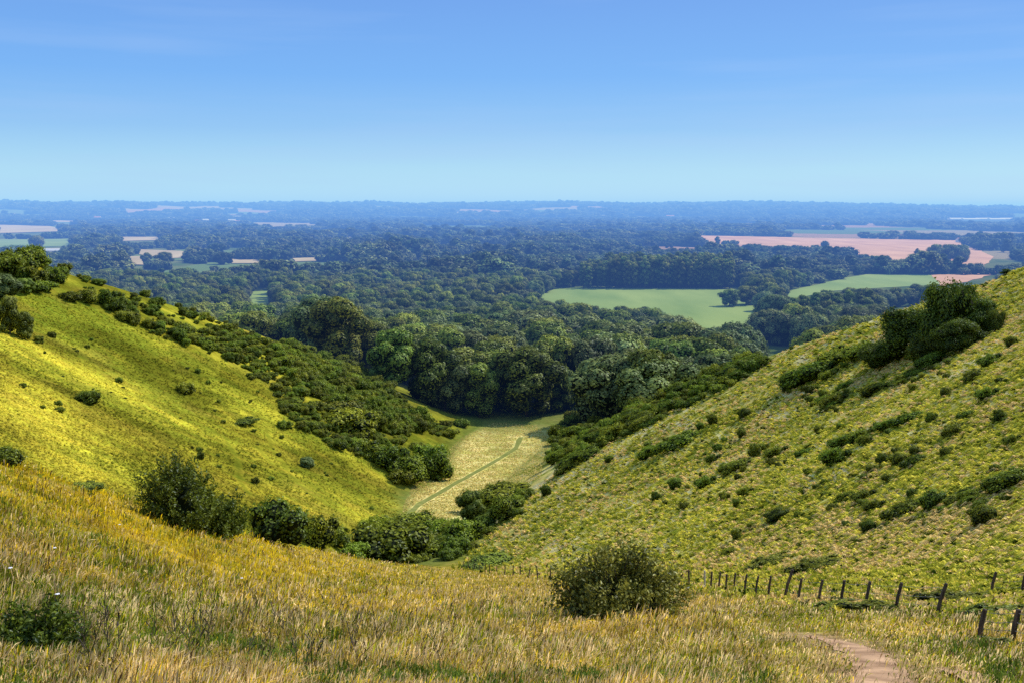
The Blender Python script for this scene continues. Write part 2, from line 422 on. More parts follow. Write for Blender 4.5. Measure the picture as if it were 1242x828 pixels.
def strip(name, centre, widths, mat, lift, label, across=7):
    centre = np.asarray(centre, float)
    # densify
    t = np.linspace(0, len(centre) - 1, 140); idx = np.arange(len(centre))
    cx, cy, w = (np.interp(t, idx, v) for v in (centre[:, 0], centre[:, 1], widths))
    for _ in range(6):
        cx[1:-1] = (cx[:-2] + cx[1:-1] * 2 + cx[2:]) / 4; cy[1:-1] = (cy[:-2] + cy[1:-1] * 2 + cy[2:]) / 4
    dx, dy = np.gradient(cx), np.gradient(cy); l = np.hypot(dx, dy); nx, ny = -dy / l, dx / l
    s = np.linspace(-1, 1, across)
    wl = w * (1 + .9 * (fbm(t * 2.5, t * 0, 81, 4) - .5)); wr = w * (1 + .9 * (fbm(t * 2.5, t * 0, 82, 4) - .5))
    off = np.where(s[None] < 0, s[None] * wl[:, None], s[None] * wr[:, None]) * .5
    X = cx[:, None] + off * nx[:, None]; Y = cy[:, None] + off * ny[:, None]
    Z = H(X, Y) + lift * (1 - .0 * s**2)[None]
    V = np.stack([X, Y, Z], -1).reshape(-1, 3); n = across
    i = (np.arange(139)[:, None] * n + np.arange(n - 1)[None]).reshape(-1)
    me = mesh_arrays(name, V, [np.stack([i, i + n, i + n + 1, i + 1], -1)], None, [mat], smooth=True)
    return tag(link(name, me), label, kind='structure')
strip('dirt_path', PATH, PATHW, M['dirt'], .02, 'bare pinkish dirt path along the bottom of the slope')
tr = cast([484, 510, 538, 572, 606, 626, 632], [634, 610, 594, 575, 556, 543, 530])
ep = cast([1140, 1165, 1195, 1230], [812, 818, 828, 842]); strip('bare_earth', ep[:, :2], [.2, .5, .6, .5], M['dirt'], .05, 'small bare patch of pinkish earth right of the path')
strip('mown_track', tr[:, :2], [2.0] * 7, M['track'], .12, 'green mown track crossing the pale valley meadow', 5)

# ------------------------------------------------------------------ foliage shapes
def unit(n, r):
    v = r.normal(size=(n, 3)); return v / np.linalg.norm(v, axis=1)[:, None]

def leaves_quads(P, Nn, size, r, aspect=.6):
    """one bent leaf clump (quad) at each point facing roughly Nn"""
    n = len(P)
    t = np.cross(Nn, unit(n, r)); t /= np.linalg.norm(t, axis=1)[:, None] + 1e-9
    b = np.cross(Nn, t); s = size[:, None]
    q = np.stack([P - t * s, P + b * s * aspect + Nn * s * .12, P + t * s, P - b * s * aspect + Nn * s * .12], 1)
    return q.reshape(-1, 3), np.arange(4 * n).reshape(n, 4)

ICO_V = None
def ico(sub=1):
    import bmesh
    bm = bmesh.new(); bmesh.ops.create_icosphere(bm, subdivisions=sub, radius=1)
    v = np.array([p.co[:] for p in bm.verts]); f = np.array([[q.index for q in p.verts] for p in bm.faces]); bm.free()
    return v, f
IV, IF = ico(2)

def crown(name, seed, R, z0, z1, nl, nleaf, size, mat, lobe=(.28, .5), power=.5, skew=0, jit=.32, fuzz=(.84, 1.06)):
    """tree crown: overlapping leafy lobes with dark inner mass. power shapes the outline"""
    r = np.random.default_rng(seed)
    Hh = z1 - z0
    C = []
    for k in range(nl):
        t = (k + r.random()) / nl
        prof = math.sin(math.pi * (0.12 + .80 * t) ** (1.0)) ** power
        rr = R * prof * (.45 + .45 * r.random()); a = k * 2.4 + r.random() * .8
        lr = R * r.uniform(*lobe) * (.6 + .4 * prof)
        C.append((math.cos(a) * rr * (1 if rr > 0 else 0) + skew * t, math.sin(a) * rr, z0 + Hh * (.08 + .84 * t), lr))
    C.append((skew * .5, 0, z0 + Hh * .5, R * .5)); C.append((skew * .8, 0, z1 - R * .45, R * .45))
    C = np.array(C)
    C[:, 3] = np.minimum(C[:, 3], np.maximum(.15 * R, z1 - C[:, 2]))
    wts = C[:, 3] ** 2; wts /= wts.sum()
    li = r.choice(len(C), nleaf * 2, p=wts)
    d = unit(nleaf * 2, r); d[:, 2] = np.where((d[:, 2] < -.2) & (r.random(len(d)) < .6), -d[:, 2], d[:, 2])
    wob = 1 + .16 * np.sin(d[:, 0] * 7 + li) * np.cos(d[:, 1] * 6 + li * 2)
    P = C[li, :3] + d * (C[li, 3] * wob * r.uniform(*fuzz, len(li)))[:, None]
    dist = np.linalg.norm(P[:, None, :] - C[None, :, :3], axis=2) / C[None, :, 3]
    dist[np.arange(len(li)), li] = 9
    keep = (dist.min(1) > .82) & (P[:, 2] > z0 * .4)
    P, d, li = P[keep][:nleaf], d[keep][:nleaf], li[keep][:nleaf]
    Nn = d + jit * unit(len(d), r); Nn /= np.linalg.norm(Nn, axis=1)[:, None]
    V, Q = leaves_quads(P, Nn, size * r.uniform(.6, 1.3, len(P)), r)
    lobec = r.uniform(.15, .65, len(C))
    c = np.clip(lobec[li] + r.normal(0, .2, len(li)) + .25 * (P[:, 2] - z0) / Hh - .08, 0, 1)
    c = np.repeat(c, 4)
    vs, fs, cs = [V], [], [c]; o = len(V); tris = []
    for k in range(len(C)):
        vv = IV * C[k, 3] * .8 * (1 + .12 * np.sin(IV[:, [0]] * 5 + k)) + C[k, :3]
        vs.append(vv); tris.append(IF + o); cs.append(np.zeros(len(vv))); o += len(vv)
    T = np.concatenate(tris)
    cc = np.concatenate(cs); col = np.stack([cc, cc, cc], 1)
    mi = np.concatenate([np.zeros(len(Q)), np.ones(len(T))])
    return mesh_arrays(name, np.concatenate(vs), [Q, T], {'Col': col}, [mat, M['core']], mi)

def trunk_mesh(name, seed, h, r0):
    r = np.random.default_rng(seed); ps = []
    pts = [(0, 0, -.6)]
    for k in range(1, 6): pts.append((pts[-1][0] + r.normal(0, .02 * h), pts[-1][1] + r.normal(0, .02 * h), h * k / 5))
    ps.append(tube(pts, [r0 * 1.3, r0, r0 * .85, r0 * .65, r0 * .4, r0 * .15], 8))
    for k in range(5):
        a = k * 1.3 + r.random(); s = np.array(pts[2 + k % 3]); L_ = h * r.uniform(.3, .45)
        e = s + np.array([math.cos(a) * L_ * .8, math.sin(a) * L_ * .8, L_ * .6])
        ps.append(tube([s, (s + e) / 2 + [0, 0, -.03 * h], e], [r0 * .4, r0 * .25, r0 * .08], 6))
    V, Q = merge(ps)
    return mesh_arrays(name, V, [Q], None, [M['bark']], smooth=True)

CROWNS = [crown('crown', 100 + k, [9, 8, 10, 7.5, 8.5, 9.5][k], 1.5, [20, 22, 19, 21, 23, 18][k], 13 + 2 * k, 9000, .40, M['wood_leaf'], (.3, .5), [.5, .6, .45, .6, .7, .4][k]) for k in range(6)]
PALE = leafmat('pale_foliage', (.05, .075, .02), (.34, .40, .12), .25)
for k in (2, 5): CROWNS[k].materials[0] = PALE
TALLS = [crown('crown', 200 + k, 4.2, 2, 26, 20, 4000, .42, M['wood_leaf'], (.4, .7), .35) for k in range(2)]
FARS = [crown('crown', 300 + k, [9, 8.5, 10, 8, 6, 9][k], .5, [16, 17, 14, 17, 21, 13][k], 11, 700, .95, M['far_leaf'], (.4, .62), .5) for k in range(6)]
for k in (3, 5): FARS[k].materials[0] = PALE
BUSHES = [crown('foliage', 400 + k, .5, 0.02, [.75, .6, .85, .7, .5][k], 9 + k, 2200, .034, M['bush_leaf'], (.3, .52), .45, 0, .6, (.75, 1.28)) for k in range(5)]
BRAM = [crown('foliage', 450 + k, .5, 0.0, .42, 14, 2200, .026, M['bramble'], (.22, .36), .3, 0, .6, (.7, 1.3)) for k in range(2)]
TRUNKS = [trunk_mesh('trunk', 500 + k, 15, .45) for k in range(3)]

def tree(name, x, y, cm, s, label, group, cat='tree', sz=None, sink=.3, rz=None, tm=None):
    e = bpy.data.objects.new(name, None); COL.objects.link(e)
    e.location = (x, y, float(H(x, y)) - sink); e.rotation_euler = (0, 0, rng.random() * 6.28 if rz is None else rz)
    e.scale = (s, s, s if sz is None else sz); e.empty_display_size = .5
    tag(e, label, cat, group)
    link('trunk', tm or TRUNKS[rng.integers(3)], e); link('crown', cm, e)
    return e

def bush(x, y, w, h, label, group=None, mesh=None, name='bush', cat='bush', lean=None):
    m = mesh or BUSHES[rng.integers(5)]
    o = link(name, m)
    gx_, gy_ = float(H(x + 1, y) - H(x - 1, y)) / 2, float(H(x, y + 1) - H(x, y - 1)) / 2
    steep = math.hypot(gx_, gy_) > .3 and y < 420
    o.location = (x, y, float(H(x, y)) - .08 * h); o.rotation_euler = (0, 0, rng.random() * 6.28)
    o.scale = (w, w, h / .7)
    if steep and x > 0:      # wind-clipped scrub lies along the slope
        o.rotation_euler = (math.atan(gy_) * .6, -math.atan(gx_) * .75, rng.uniform(-.35, .35) + (math.pi if False else 0)); o.scale = (w * 1.25, w * .8, h * .8 / .7)
    return tag(o, label, cat, group)

def pts_in(poly, n, seed=0):
    r = np.random.default_rng(seed)
    xs = [p[0] for p in poly]; ys = [p[1] for p in poly]; out = []
    px = r.uniform(min(xs), max(xs), n * 4); py = r.uniform(min(ys), max(ys), n * 4)
    k = inpoly(px, py, poly); return px[k][:n], py[k][:n]

def cloud(name, P, S, idx, objs, label, kind='stuff', group=None):
    """many instances of real plants of the scene, as one uncountable mass"""
    P = np.asarray(P, np.float32); n = len(P)
    me = bpy.data.meshes.new(name); me.vertices.add(n); me.vertices.foreach_set('co', P.ravel())
    a = me.attributes.new('sc', 'FLOAT_VECTOR', 'POINT'); a.data.foreach_set('vector', np.asarray(S, np.float32).ravel())
    a = me.attributes.new('rz', 'FLOAT_VECTOR', 'POINT'); rz = np.zeros((n, 3), np.float32); rz[:, 2] = rng.random(n) * 6.28; a.data.foreach_set('vector', rz.ravel())
    a = me.attributes.new('ix', 'INT', 'POINT'); a.data.foreach_set('value', np.asarray(idx, np.int32))
    me.update()
    o = link(name, me); tag(o, label, kind=kind, group=group)
    g = bpy.data.node_groups.new(name, 'GeometryNodeTree')
    g.interface.new_socket('Geometry', in_out='INPUT', socket_type='NodeSocketGeometry'); g.interface.new_socket('Geometry', in_out='OUTPUT', socket_type='NodeSocketGeometry')
    gi = g.nodes.new('NodeGroupInput'); go = g.nodes.new('NodeGroupOutput'); ip = g.nodes.new('GeometryNodeInstanceOnPoints'); jn = g.nodes.new('GeometryNodeJoinGeometry')
    for ob in objs:
        q = g.nodes.new('GeometryNodeObjectInfo'); q.inputs['Object'].default_value = ob; q.inputs['As Instance'].default_value = True; g.links.new(q.outputs['Geometry'], jn.inputs[0])
    def na(nm, t):
        q = g.nodes.new('GeometryNodeInputNamedAttribute'); q.data_type = t; q.inputs['Name'].default_value = nm; return q.outputs['Attribute']
    ip.inputs['Pick Instance'].default_value = True
    g.links.new(gi.outputs[0], ip.inputs['Points']); g.links.new(jn.outputs[0], ip.inputs['Instance'])
    g.links.new(na('sc', 'FLOAT_VECTOR'), ip.inputs['Scale']); g.links.new(na('ix', 'INT'), ip.inputs['Instance Index']); 
    er = g.nodes.new('FunctionNodeEulerToRotation'); g.links.new(na('rz', 'FLOAT_VECTOR'), er.inputs[0]); g.links.new(er.outputs[0], ip.inputs['Rotation'])
    g.links.new(ip.outputs[0], go.inputs[0])
    md = o.modifiers.new('plants', 'NODES'); md.node_group = g
    return o

# ------------------------------------------------------------------ the woods on the plain
def jgrid(y0, y1, sp_, umax=.66, seed=1):
    r = np.random.default_rng(seed)
    X, Y = np.meshgrid(np.arange(-umax * y1, umax * y1, sp_), np.arange(y0, y1, sp_))
    X = X + r.uniform(-.42, .42, X.shape) * sp_; Y = Y + r.uniform(-.42, .42, Y.shape) * sp_
    k = np.abs(X) < umax * Y + 30
    return X[k], Y[k]

def free(x, y, h=0.):
    """no tree where it would stand on, or hide, an open field"""
    z = H(x, y); ok = np.ones(x.shape, bool)
    for f in (0, .35, .65, .92):
        px, py = project(x, y, z + h * f)
        for p in NOTREE: ok &= ~inpoly(px, py, p)
    return ok

def wood_edge(x):
    return np.interp(x, [-260, -170, -110, -80, -60, -42, -25, 18, 30, 60, 100, 160], [560, 520, 500, 462, 440, 436, 447, 447, 425, 395, 400, 400])

# near wood, tree by tree
x1, y1 = jgrid(380, 1250, 17, .62, 3)
h1 = 13 + 9 * fbm(x1 / 70, y1 / 70, 91, 3) + 9 * rng.random(len(x1))
h1 = np.where(y1 > 650, h1 * .85, h1)
nearw = y1 < 760
h1 = np.where(nearw, h1 * 1.32, h1)
k = (y1 > wood_edge(x1)) & free(x1, y1, h1) & (~nearw | (rng.random(len(x1)) < .62))
x1, y1, h1 = x1[k], y1[k], h1[k]
# no trees standing right behind the crest of the pasture's near side higher than the photo shows
z1 = H(x1, y1)
# visibility test: sight line to the tree top against the ground
def seen(x, y, ztop):
    t = np.linspace(.08, .97, 60)
    g = H(x[:, None] * t, y[:, None] * t)
    return ((ztop[:, None] * t) > g).all(1)
vis = seen(x1, y1, z1 + h1 * .8) & (np.abs(x1) < .56 * y1)
px1, py1 = project(x1, y1, z1)
order = np.argsort(np.where(vis, y1, 1e6))
NIND = 255
TREE_L = [
    ('rounded leafy tree in the wood closing the end of the valley meadow', 'trees of the wood closing the valley'),
    ('dark leafy tree in the wood stretching from valley to green pasture', 'trees between valley wood and pasture'),
    ('bluish green tree in the hazy woodland beyond the left hill', 'trees beyond the left hill'),
    ('leafy tree of the wood just behind the shoulder of the right hill', 'trees behind the right hill')]
first = {}
ind = set(order[:NIND].tolist())
for i in order[:NIND]:
    x, y = x1[i], y1[i]
    q = 2 if px1[i] < 400 else (3 if px1[i] > 780 else (0 if y < 520 else 1))
    ci = rng.integers(6); hh = [20, 22, 19, 21, 23, 18][ci]
    s = h1[i] / hh
    wide = s * rng.uniform(.95, 1.3)
    e = tree('broadleaf_tree', x, y, CROWNS[ci], wide, *TREE_L[q], sz=s)
    if ci not in first: first[ci] = e
def crown_of(e): return [c for c in e.children if c.name.startswith('crown')][0]
near_objs = [crown_of(e) for e in first.values()]
# rest of the near wood
rest = np.array([i for i in range(len(x1)) if i not in ind])
# a few low-detail distant trees as individuals (they are the hedgerow trees of the ploughed field)
dist_pts = [(1183, 301), (1000, 303), (880, 300), (1196, 303), (870, 299), (890, 299)]
fo = []
lab = ['lone blue green tree at the edge of the ploughed field by the right wood', 'tree in the middle of the ploughed field near edge', 'tree at the left end of the ploughed field', 'pale tree beside the lone blue green one by the right wood', 'slim tree among those at the left end of the ploughed field', 'pale low tree at the left end of the ploughed field']
for k_, (a, b) in enumerate(dist_pts):
    p = cast([a], [b])[0]
    fo.append(crown_of(tree('field_tree', p[0], p[1], FARS[k_], 1.2, lab[k_], None)))
sc = (h1[rest] / 20)[:, None] * np.stack([rng.uniform(.9, 1.25, len(rest))] * 2 + [np.ones(len(rest))], 1)
cloud('woodland', np.stack([x1[rest], y1[rest], z1[rest] - .3], 1), sc, rng.integers(0, len(near_objs), len(rest)), near_objs, 'unbroken leafy woodland covering the near plain')
# tall plantation behind the pasture, poplars
tall0 = None
X, Y, Sx = [], [], []
pl = cast([708, 880], [349, 353]); 
for row in range(7):
    for a in np.linspace(708, 884, 34):
        p = cast([a + rng.uniform(-2, 2)], [350 - row * 1.7 + rng.uniform(-.6, .6)])[0]
        X.append(p[0]); Y.append(p[1]); Sx.append(1.35 * rng.uniform(.85, 1.12) * (.8 if a < 740 else 1))
X, Y, Sx = map(np.array, (X, Y, Sx)); Z = H(X, Y)
ntall = 34
tl = []
for i in range(ntall):
    tl.append(tree('plantation_tree', X[i], Y[i], TALLS[i % 2], Sx[i], 'tall narrow tree in the dense plantation behind the green pasture', 'tall plantation trees'))
TO = [crown_of(tl[0]), crown_of(tl[1])]
sl = slice(ntall, None)
cloud('plantation', np.stack([X[sl], Y[sl], Z[sl]], 1), np.repeat(Sx[sl, None], 3, 1), rng.integers(0, 2, len(X) - ntall), TO, 'dense dark plantation of tall trees behind the pasture')

# mid distance 1250 - 3000 m
x2, y2 = jgrid(1250, 3000, 20, .6, 5)
s2 = .62 + 1.1 * (fbm(x2 / 120, y2 / 200, 97, 3) - .25) + rng.uniform(0, .4, len(x2))
k = free(x2, y2, 16 * s2); dn = fbm(x2 / 160, y2 / 110, 95, 3)
k &= (dn > .33)
op, cb_ = cells(x2, y2); k &= ~op | (rng.random(len(x2)) < .05)
x2, y2, s2 = x2[k], y2[k], s2[k]
s2 = s2 * rng.uniform(.75, 1.25, len(x2)) * (.75 + .5 * _h(np.floor(x2 / 180), np.floor(y2 / 300), 9))
def fidx(x, y):
    q = fbm(x / 130, y / 220, 171, 2); q2 = rng.random(len(x))
    return np.where(q > .55, np.where(q2 < .7, 3, 5), np.where(q2 < .3, 0, np.where(q2 < .55, 1, np.where(q2 < .85, 2, 4))))
cloud('distant_woodland', np.stack([x2, y2, H(x2, y2)], 1), np.stack([s2 * 1.35, s2 * 1.35, s2], 1), fidx(x2, y2), fo, 'hazy woods and hedgerows across the plain')
# far 3 - 12 km
x3, y3 = jgrid(3000, 7000, 46, .56, 6)
k = free(x3, y3, 22.) & (~cells(x3, y3)[0]); x3, y3 = x3[k], y3[k]
x4, y4 = jgrid(7000, 11800, 75, .56, 8)
k = ~cells(x4, y4)[0]; x4, y4 = x4[k], y4[k]
x3 = np.concatenate([x3, x4]); y3 = np.concatenate([y3, y4])
s3 = np.where(y3 < 7000, 1.7, 2.6) * rng.uniform(.7, 1.2, len(x3))
cloud('far_woodland', np.stack([x3, y3, H(x3, y3)], 1), np.stack([s3 * 1.6, s3 * 1.6, s3 * .8], 1), fidx(x3, y3), fo, 'blue belts of far off woodland reaching to the horizon')

# named trees standing apart (px base, py base, width px, height px)
def ptree(name, px, py, w, h, label, cm=None, group=None, tm=None):
    p = cast([px], [py])[0]; m = cm or CROWNS[rng.integers(6)]
    n = len(m.vertices); co = np.empty(n * 3, np.float32); m.vertices.foreach_get('co', co); co = co.reshape(-1, 3)
    W = co[:, 0].max() - co[:, 0].min(); Hh = co[:, 2].max()
    k = math.hypot(p[1], p[2]) / 1200
    return tree(name, p[0], p[1], m, w * k / W, label, group, sz=h * k / Hh, tm=tm)
for k_ in range(17):
    ptree('hedgerow_tree', 1052 + k_ * 10.5 + rng.uniform(-2, 2), 331 + .2 * k_ + rng.uniform(-.6, .6), rng.uniform(13, 19), rng.uniform(9, 13), 'rounded tree in the hedge line along the near edge of the ploughed field', FARS[k_ % 6], 'hedge line by the ploughed field')
ptree('broadleaf_tree', 938, 402, 44, 46, 'full round dark tree standing alone right of the green pasture')
for k_, a in enumerate([962, 976, 990, 1004, 1017, 1030, 1043, 1056]):
    tree('shelterbelt_tree', (a - 621) / 1200 * (800 + 9 * k_), 800 + 9 * k_, TALLS[k_ % 2], 1.02 + .05 * (k_ % 3), 'slender bare stemmed tree in the row behind the right hill shoulder', 'row of slender trees')
for k_, (a, b, w, h) in enumerate([(885, 372, 30, 22), (905, 370, 34, 24), (920, 366, 24, 18)]):
    ptree('broadleaf_tree', a, b, w, h, ['small tree at the pasture edge, leftmost of the clump in the field', 'widest tree of the clump at the pasture edge', 'rightmost tree of the clump at the pasture edge'][k_])
for k_, (a, b, w, h) in enumerate([(1112, 317, 8, 16), (1120, 318, 7, 14), (1135, 318, 24, 22), (1150, 318, 26, 22), (1165, 318, 26, 22)]):
    ptree('broadleaf_tree', a, b, w, h, 'tree in the clump standing in the near side of the ploughed field', TALLS[0] if k_ < 2 else None, 'clump in the ploughed field')
for k_, (a, b, w, h) in enumerate([(45, 302, 20, 17), (95, 300, 12, 12), (125, 303, 18, 14), (200, 325, 26, 20), (178, 322, 16, 16), (235, 302, 12, 9)]):
    ptree('broadleaf_tree', a, b, w, h, ['dark round tree standing apart at the far left of the plain', 'small tree right of the dark round one at far left', 'low tree beside the straw coloured field at left', 'biggest dark tree before the straw coloured field at left', 'smaller tree left of the biggest one by the straw field', 'low tree behind the straw coloured fields'][k_])

# ------------------------------------------------------------------ scrub and bushes
nb = [0]
def pbush(px, py, w, h, label, group=None, mesh=None, cat='bush', name='bush'):
    p = cast([px], [py])[0]
    if np.isnan(p[0]): return None
    k = math.hypot(p[1], p[2]) / 1200; nb[0] += 1
    return bush(p[0], p[1], w * k, h * k, label, group, mesh, name, cat)

B = BRAM
NAMED = [
 (4, 562, 46, 30, 'dark bush cut by the left edge of the photo on the left hillside'),
 (108, 489, 26, 17, 'lone dark bush in the open yellow grass of the left hillside, nearest the edge'),
 (225, 476, 22, 16, 'lone spiky bush in the middle of the yellow left hillside'),
 (243, 557, 9, 9, 'tiny round bush just behind the crown of the hawthorn'),
 (345, 519, 18, 12, 'small oval bush below the left scrub, beside a dark streak of bramble'),
 (64, 327, 24, 18, 'yellow green bush on top of the left ridge'),
 (78, 334, 18, 14, 'dark bush beside the yellow green one on the left ridge'),
 (47, 352, 38, 16, 'long flat dark bush just below the left ridge'),
 (86, 364, 26, 15, 'left one of two dark bushes side by side under the left ridge'),
 (107, 367, 24, 14, 'right one of two dark bushes side by side under the left ridge'),
 (131, 372, 20, 18, 'dark bush starting the scrub of the left ridge'),
 (143, 379, 26, 18, 'larger dark bush of the ridge scrub'),
 (160, 390, 22, 14, 'low bush trailing downhill from the ridge scrub'),
 (335, 660, 70, 46, 'broad bushy thicket just behind the grassy crest, next to the hawthorn'),
 (390, 664, 40, 34, 'bush right of the broad thicket behind the crest'),
 (412, 662, 34, 22, 'low bush at the right end of the crest thickets'),
 (455, 650, 42, 28, 'brownish dark bush at the near corner of the meadow'),
 (470, 676, 84, 40, 'biggest dark bush in the valley bottom just behind the crest'),
 (430, 676, 36, 22, 'bush left of the biggest one in the valley bottom'),
 (507, 645, 60, 22, 'low dark hedge like bush along the near edge of the meadow'),
 (535, 650, 40, 24, 'hedge like bush at the meadow edge, beside the pale leaved tree'),
 (563, 657, 46, 32, 'neat rounded dark bush in the gully foot'),
 (520, 672, 70, 22, 'light green bushes in the middle of the gully'),
 (613, 630, 34, 24, 'dark bush at the foot of the right hill above the gully'),
 (615, 606, 70, 18, 'long low bush at the right edge of the meadow'),
 (585, 618, 44, 22, 'pale bush beside the pale leaved tree'),
 (475, 568, 40, 30, 'dark bush at the left end of the meadow clump'),
 (495, 582, 44, 26, 'middle bush of the clump at the left of the meadow'),
 (520, 572, 44, 32, 'tall dark bush at the back of the meadow clump'),
 (530, 580, 34, 28, 'right end bush of the meadow clump'),
 (485, 585, 30, 18, 'small light green bush at the front of the meadow clump'),
 (558, 516, 22, 12, 'bright green bush at the far left corner of the meadow'),
 (505, 545, 20, 10, 'low bush on the slope above the meadow clump'),
 (425, 525, 60, 30, 'big rounded bush low on the left hillside scrub'),
 (440, 548, 40, 22, 'dark bush directly below the big rounded one'),
 (705, 560, 44, 22, 'dark bush at the right far corner of the meadow'),
 (690, 570, 26, 14, 'small dark bush at the foot of the right hill by the meadow'),
 (793, 552, 30, 20, 'left bush of the pair high on the near right hillside'),
 (824, 540, 40, 25, 'right and larger bush of the pair on the right hillside'),
 (866, 514, 12, 15, 'slim upright bush above the pair on the right hillside'),
 (850, 520, 9, 9, 'tiny bush between the pair and the slim upright bush'),
 (904, 506, 15, 13, 'small round bush near the skyline of the right hill'),
 (901, 530, 10, 12, 'little dark bush halfway up the right hillside'),
 (866, 560, 16, 12, 'bush in the middle of the right hillside, below the slim one'),
 (858, 590, 22, 17, 'darker bush lower in the middle of the right hillside'),
 (820, 592, 15, 14, 'small bush left of the lower dark one on the right hillside'),
 (895, 570, 34, 16, 'spreading bush right of centre on the right hillside'),
 (926, 546, 14, 11, 'small bush up and right of the spreading one'),
 (740, 560, 12, 9, 'small bush low on the right hillside near the meadow corner'),
 (644, 602, 12, 12, 'small bush at the foot of the right hill past the meadow'),
 (664, 600, 12, 14, 'upright little bush at the foot of the right hill'),
 (985, 460, 56, 26, 'dark bush at the lower end of the ridge scrub on the right hill'),
 (1015, 440, 44, 26, 'bush between the ridge tree and the lower end of the scrub'),
 (1050, 432, 40, 22, 'dark bush tucked left under the big ridge tree'),
 (1015, 490, 26, 16, 'bush under the ridge scrub of the right hill'),
 (1060, 478, 34, 15, 'flat bush under the big ridge tree'),
 (1100, 512, 34, 20, 'dark bush on the open right hillside below the big ridge tree'),
 (1078, 520, 26, 14, 'bush left beside the one below the big ridge tree'),
 (1025, 542, 30, 18, 'dark bush leading the diagonal row on the right hillside'),
 (1045, 532, 30, 15, 'second bush of the diagonal row on the right hillside'),
 (943, 552, 24, 14, 'bush left of the diagonal row on the right hillside'),
 (905, 600, 18, 12, 'low bush below the spreading one on the right hillside'),
 (885, 672, 16, 12, 'bush just above the fence behind the browning thorn'),
 (1180, 605, 24, 16, 'sprawling bush on the right part of the right hillside'),
 (1055, 645, 18, 16, 'leaning bush above the brambles on the right hillside'),
 (1228, 420, 14, 14, 'small bush near the skyline at the right edge'),
 (1172, 505, 18, 12, 'low bush on the right hillside under the skyline'),
]
for (a, b, w, h, lb) in NAMED: pbush(a, b, w, h, lb, mesh=(BUSHES[2] if h > .8 * w else None))
for (a, b, w, h, lb) in [
 (990, 690, 62, 30, 'grey green bramble thicket on the right hillside above the fence'),
 (935, 684, 56, 22, 'bramble patch left of the grey green thicket'),
 (598, 685, 62, 16, 'dark flat bramble patch at the foot of the right hill'),
 (570, 690, 28, 12, 'small dark bramble at the end of the fence'),
 (100, 592, 60, 10, 'flat light green bramble on the near crest left of the hawthorn'),
 (295, 512, 44, 9, 'dark streak of bramble on the left hillside'),
 (1158, 730, 76, 30, 'leafy bramble growing through the fence beside the leaning post'),
 (1075, 742, 90, 24, 'low bramble along the foot of the fence'),
 (1015, 738, 64, 18, 'leafy bramble among the fence posts'),
 (1212, 748, 84, 30, 'bramble bank between the two rows of posts'),
 (1200, 785, 60, 26, 'straggling bramble beside the path'),
 (410, 500, 60, 24, 'rounded bramble patch in the left scrub')]:
    pbush(a, b, w, h, lb, mesh=B[rng.integers(2)], cat='bramble', name='bramble_bush')

# bushes of the left scrub, the right foot and the hillsides
def scatter(poly, n, wm, hm, seed, label, group, nind, stuff_label, name, wpow=1.):
    px, py = pts_in(poly, n, seed); P = cast(px, py); ok = ~np.isnan(P[:, 0]) & (P[:, 1] < 520) & (fbm(P[:, 0] / 12, P[:, 1] / 16, 181 + seed, 3) > (.0 if 'thicket' in stuff_label or 'belt' in stuff_label or 'dotted' in stuff_label else .42)); P = P[ok]; px = px[ok]; py = py[ok]
    r = np.random.default_rng(seed + 1)
    w = r.uniform(wm[0], wm[1], len(P)) * (.6 + .8 * r.random(len(P)) ** 2); h = w * r.uniform(hm[0], hm[1], len(P))
    o = np.argsort(-w * 1200 / P[:, 1])
    for i in o[:nind]:
        bush(P[i, 0], P[i, 1], w[i], h[i], label, group)
    rs = o[nind:]
    if len(rs):
        P2 = P[rs].copy(); P2[:, 2] -= .1
        cloud(name, P2, np.stack([w[rs], w[rs], h[rs] / .7], 1), r.integers(0, 5, len(rs)), BOBJ, stuff_label)
BOBJ = []
for m in BUSHES: BOBJ.append([o for o in bpy.data.objects if o.data == m][0])
SCR_L = [(205, 405), (262, 400), (330, 408), (395, 412), (430, 440), (480, 488), (530, 508), (560, 520), (545, 530), (505, 525), (475, 545), (500, 560), (455, 560), (400, 540), (352, 515), (330, 470), (285, 440)]
SCR_L2 = [(84, 330), (135, 351), (203, 366), (284, 384), (340, 404), (340, 480), (250, 430), (150, 392), (100, 350)]
SCR_L3 = [(0, 318), (60, 325), (75, 345), (30, 345), (0, 335)]
SCR_D = [(330, 425), (400, 415), (440, 450), (500, 500), (520, 520), (480, 530), (450, 520), (400, 490), (360, 470)]
scatter(SCR_L, 760, (1.6, 5.2), (.4, .7), 31, 'low leafy bush of the scrub covering the left hill shoulder', 'scrub bushes on the left hill', 80, 'scrub thicket on the left hill shoulder', 'hillside_scrub')
scatter(SCR_D, 1000, (2.4, 6.4), (.5, .85), 32, 'bush of the dense thicket between the left hill and the wood', 'dense thicket bushes', 40, 'dense thicket between left hill and wood', 'dense_thicket')
scatter(SCR_L2, 260, (1.8, 5.), (.5, .8), 33, 'small dark bush scattered under the left ridge line', 'bushes under the left ridge', 24, 'small scrub under the left ridge', 'ridge_scrub')
scatter(SCR_L3, 26, (5, 10.), (.6, .9), 34, 'dark bush on the left ridge top against the plain', 'ridge top bushes', 12, 'scrub on the left ridge top', 'ridge_top_scrub')
SCR_R = [(668, 566), (675, 520), (700, 500), (760, 480), (850, 460), (915, 438), (935, 440), (905, 460), (850, 485), (780, 520), (720, 548)]
scatter(SCR_R, 330, (2.4, 6.4), (.45, .8), 35, 'rounded bush in the belt between the right hill and the wood', 'bushes behind the right hill', 30, 'belt of bushes behind the right hill', 'bush_belt')
GUL = [(425, 672), (455, 640), (560, 625), (600, 596), (640, 590), (650, 600), (615, 640), (560, 672), (540, 684)]
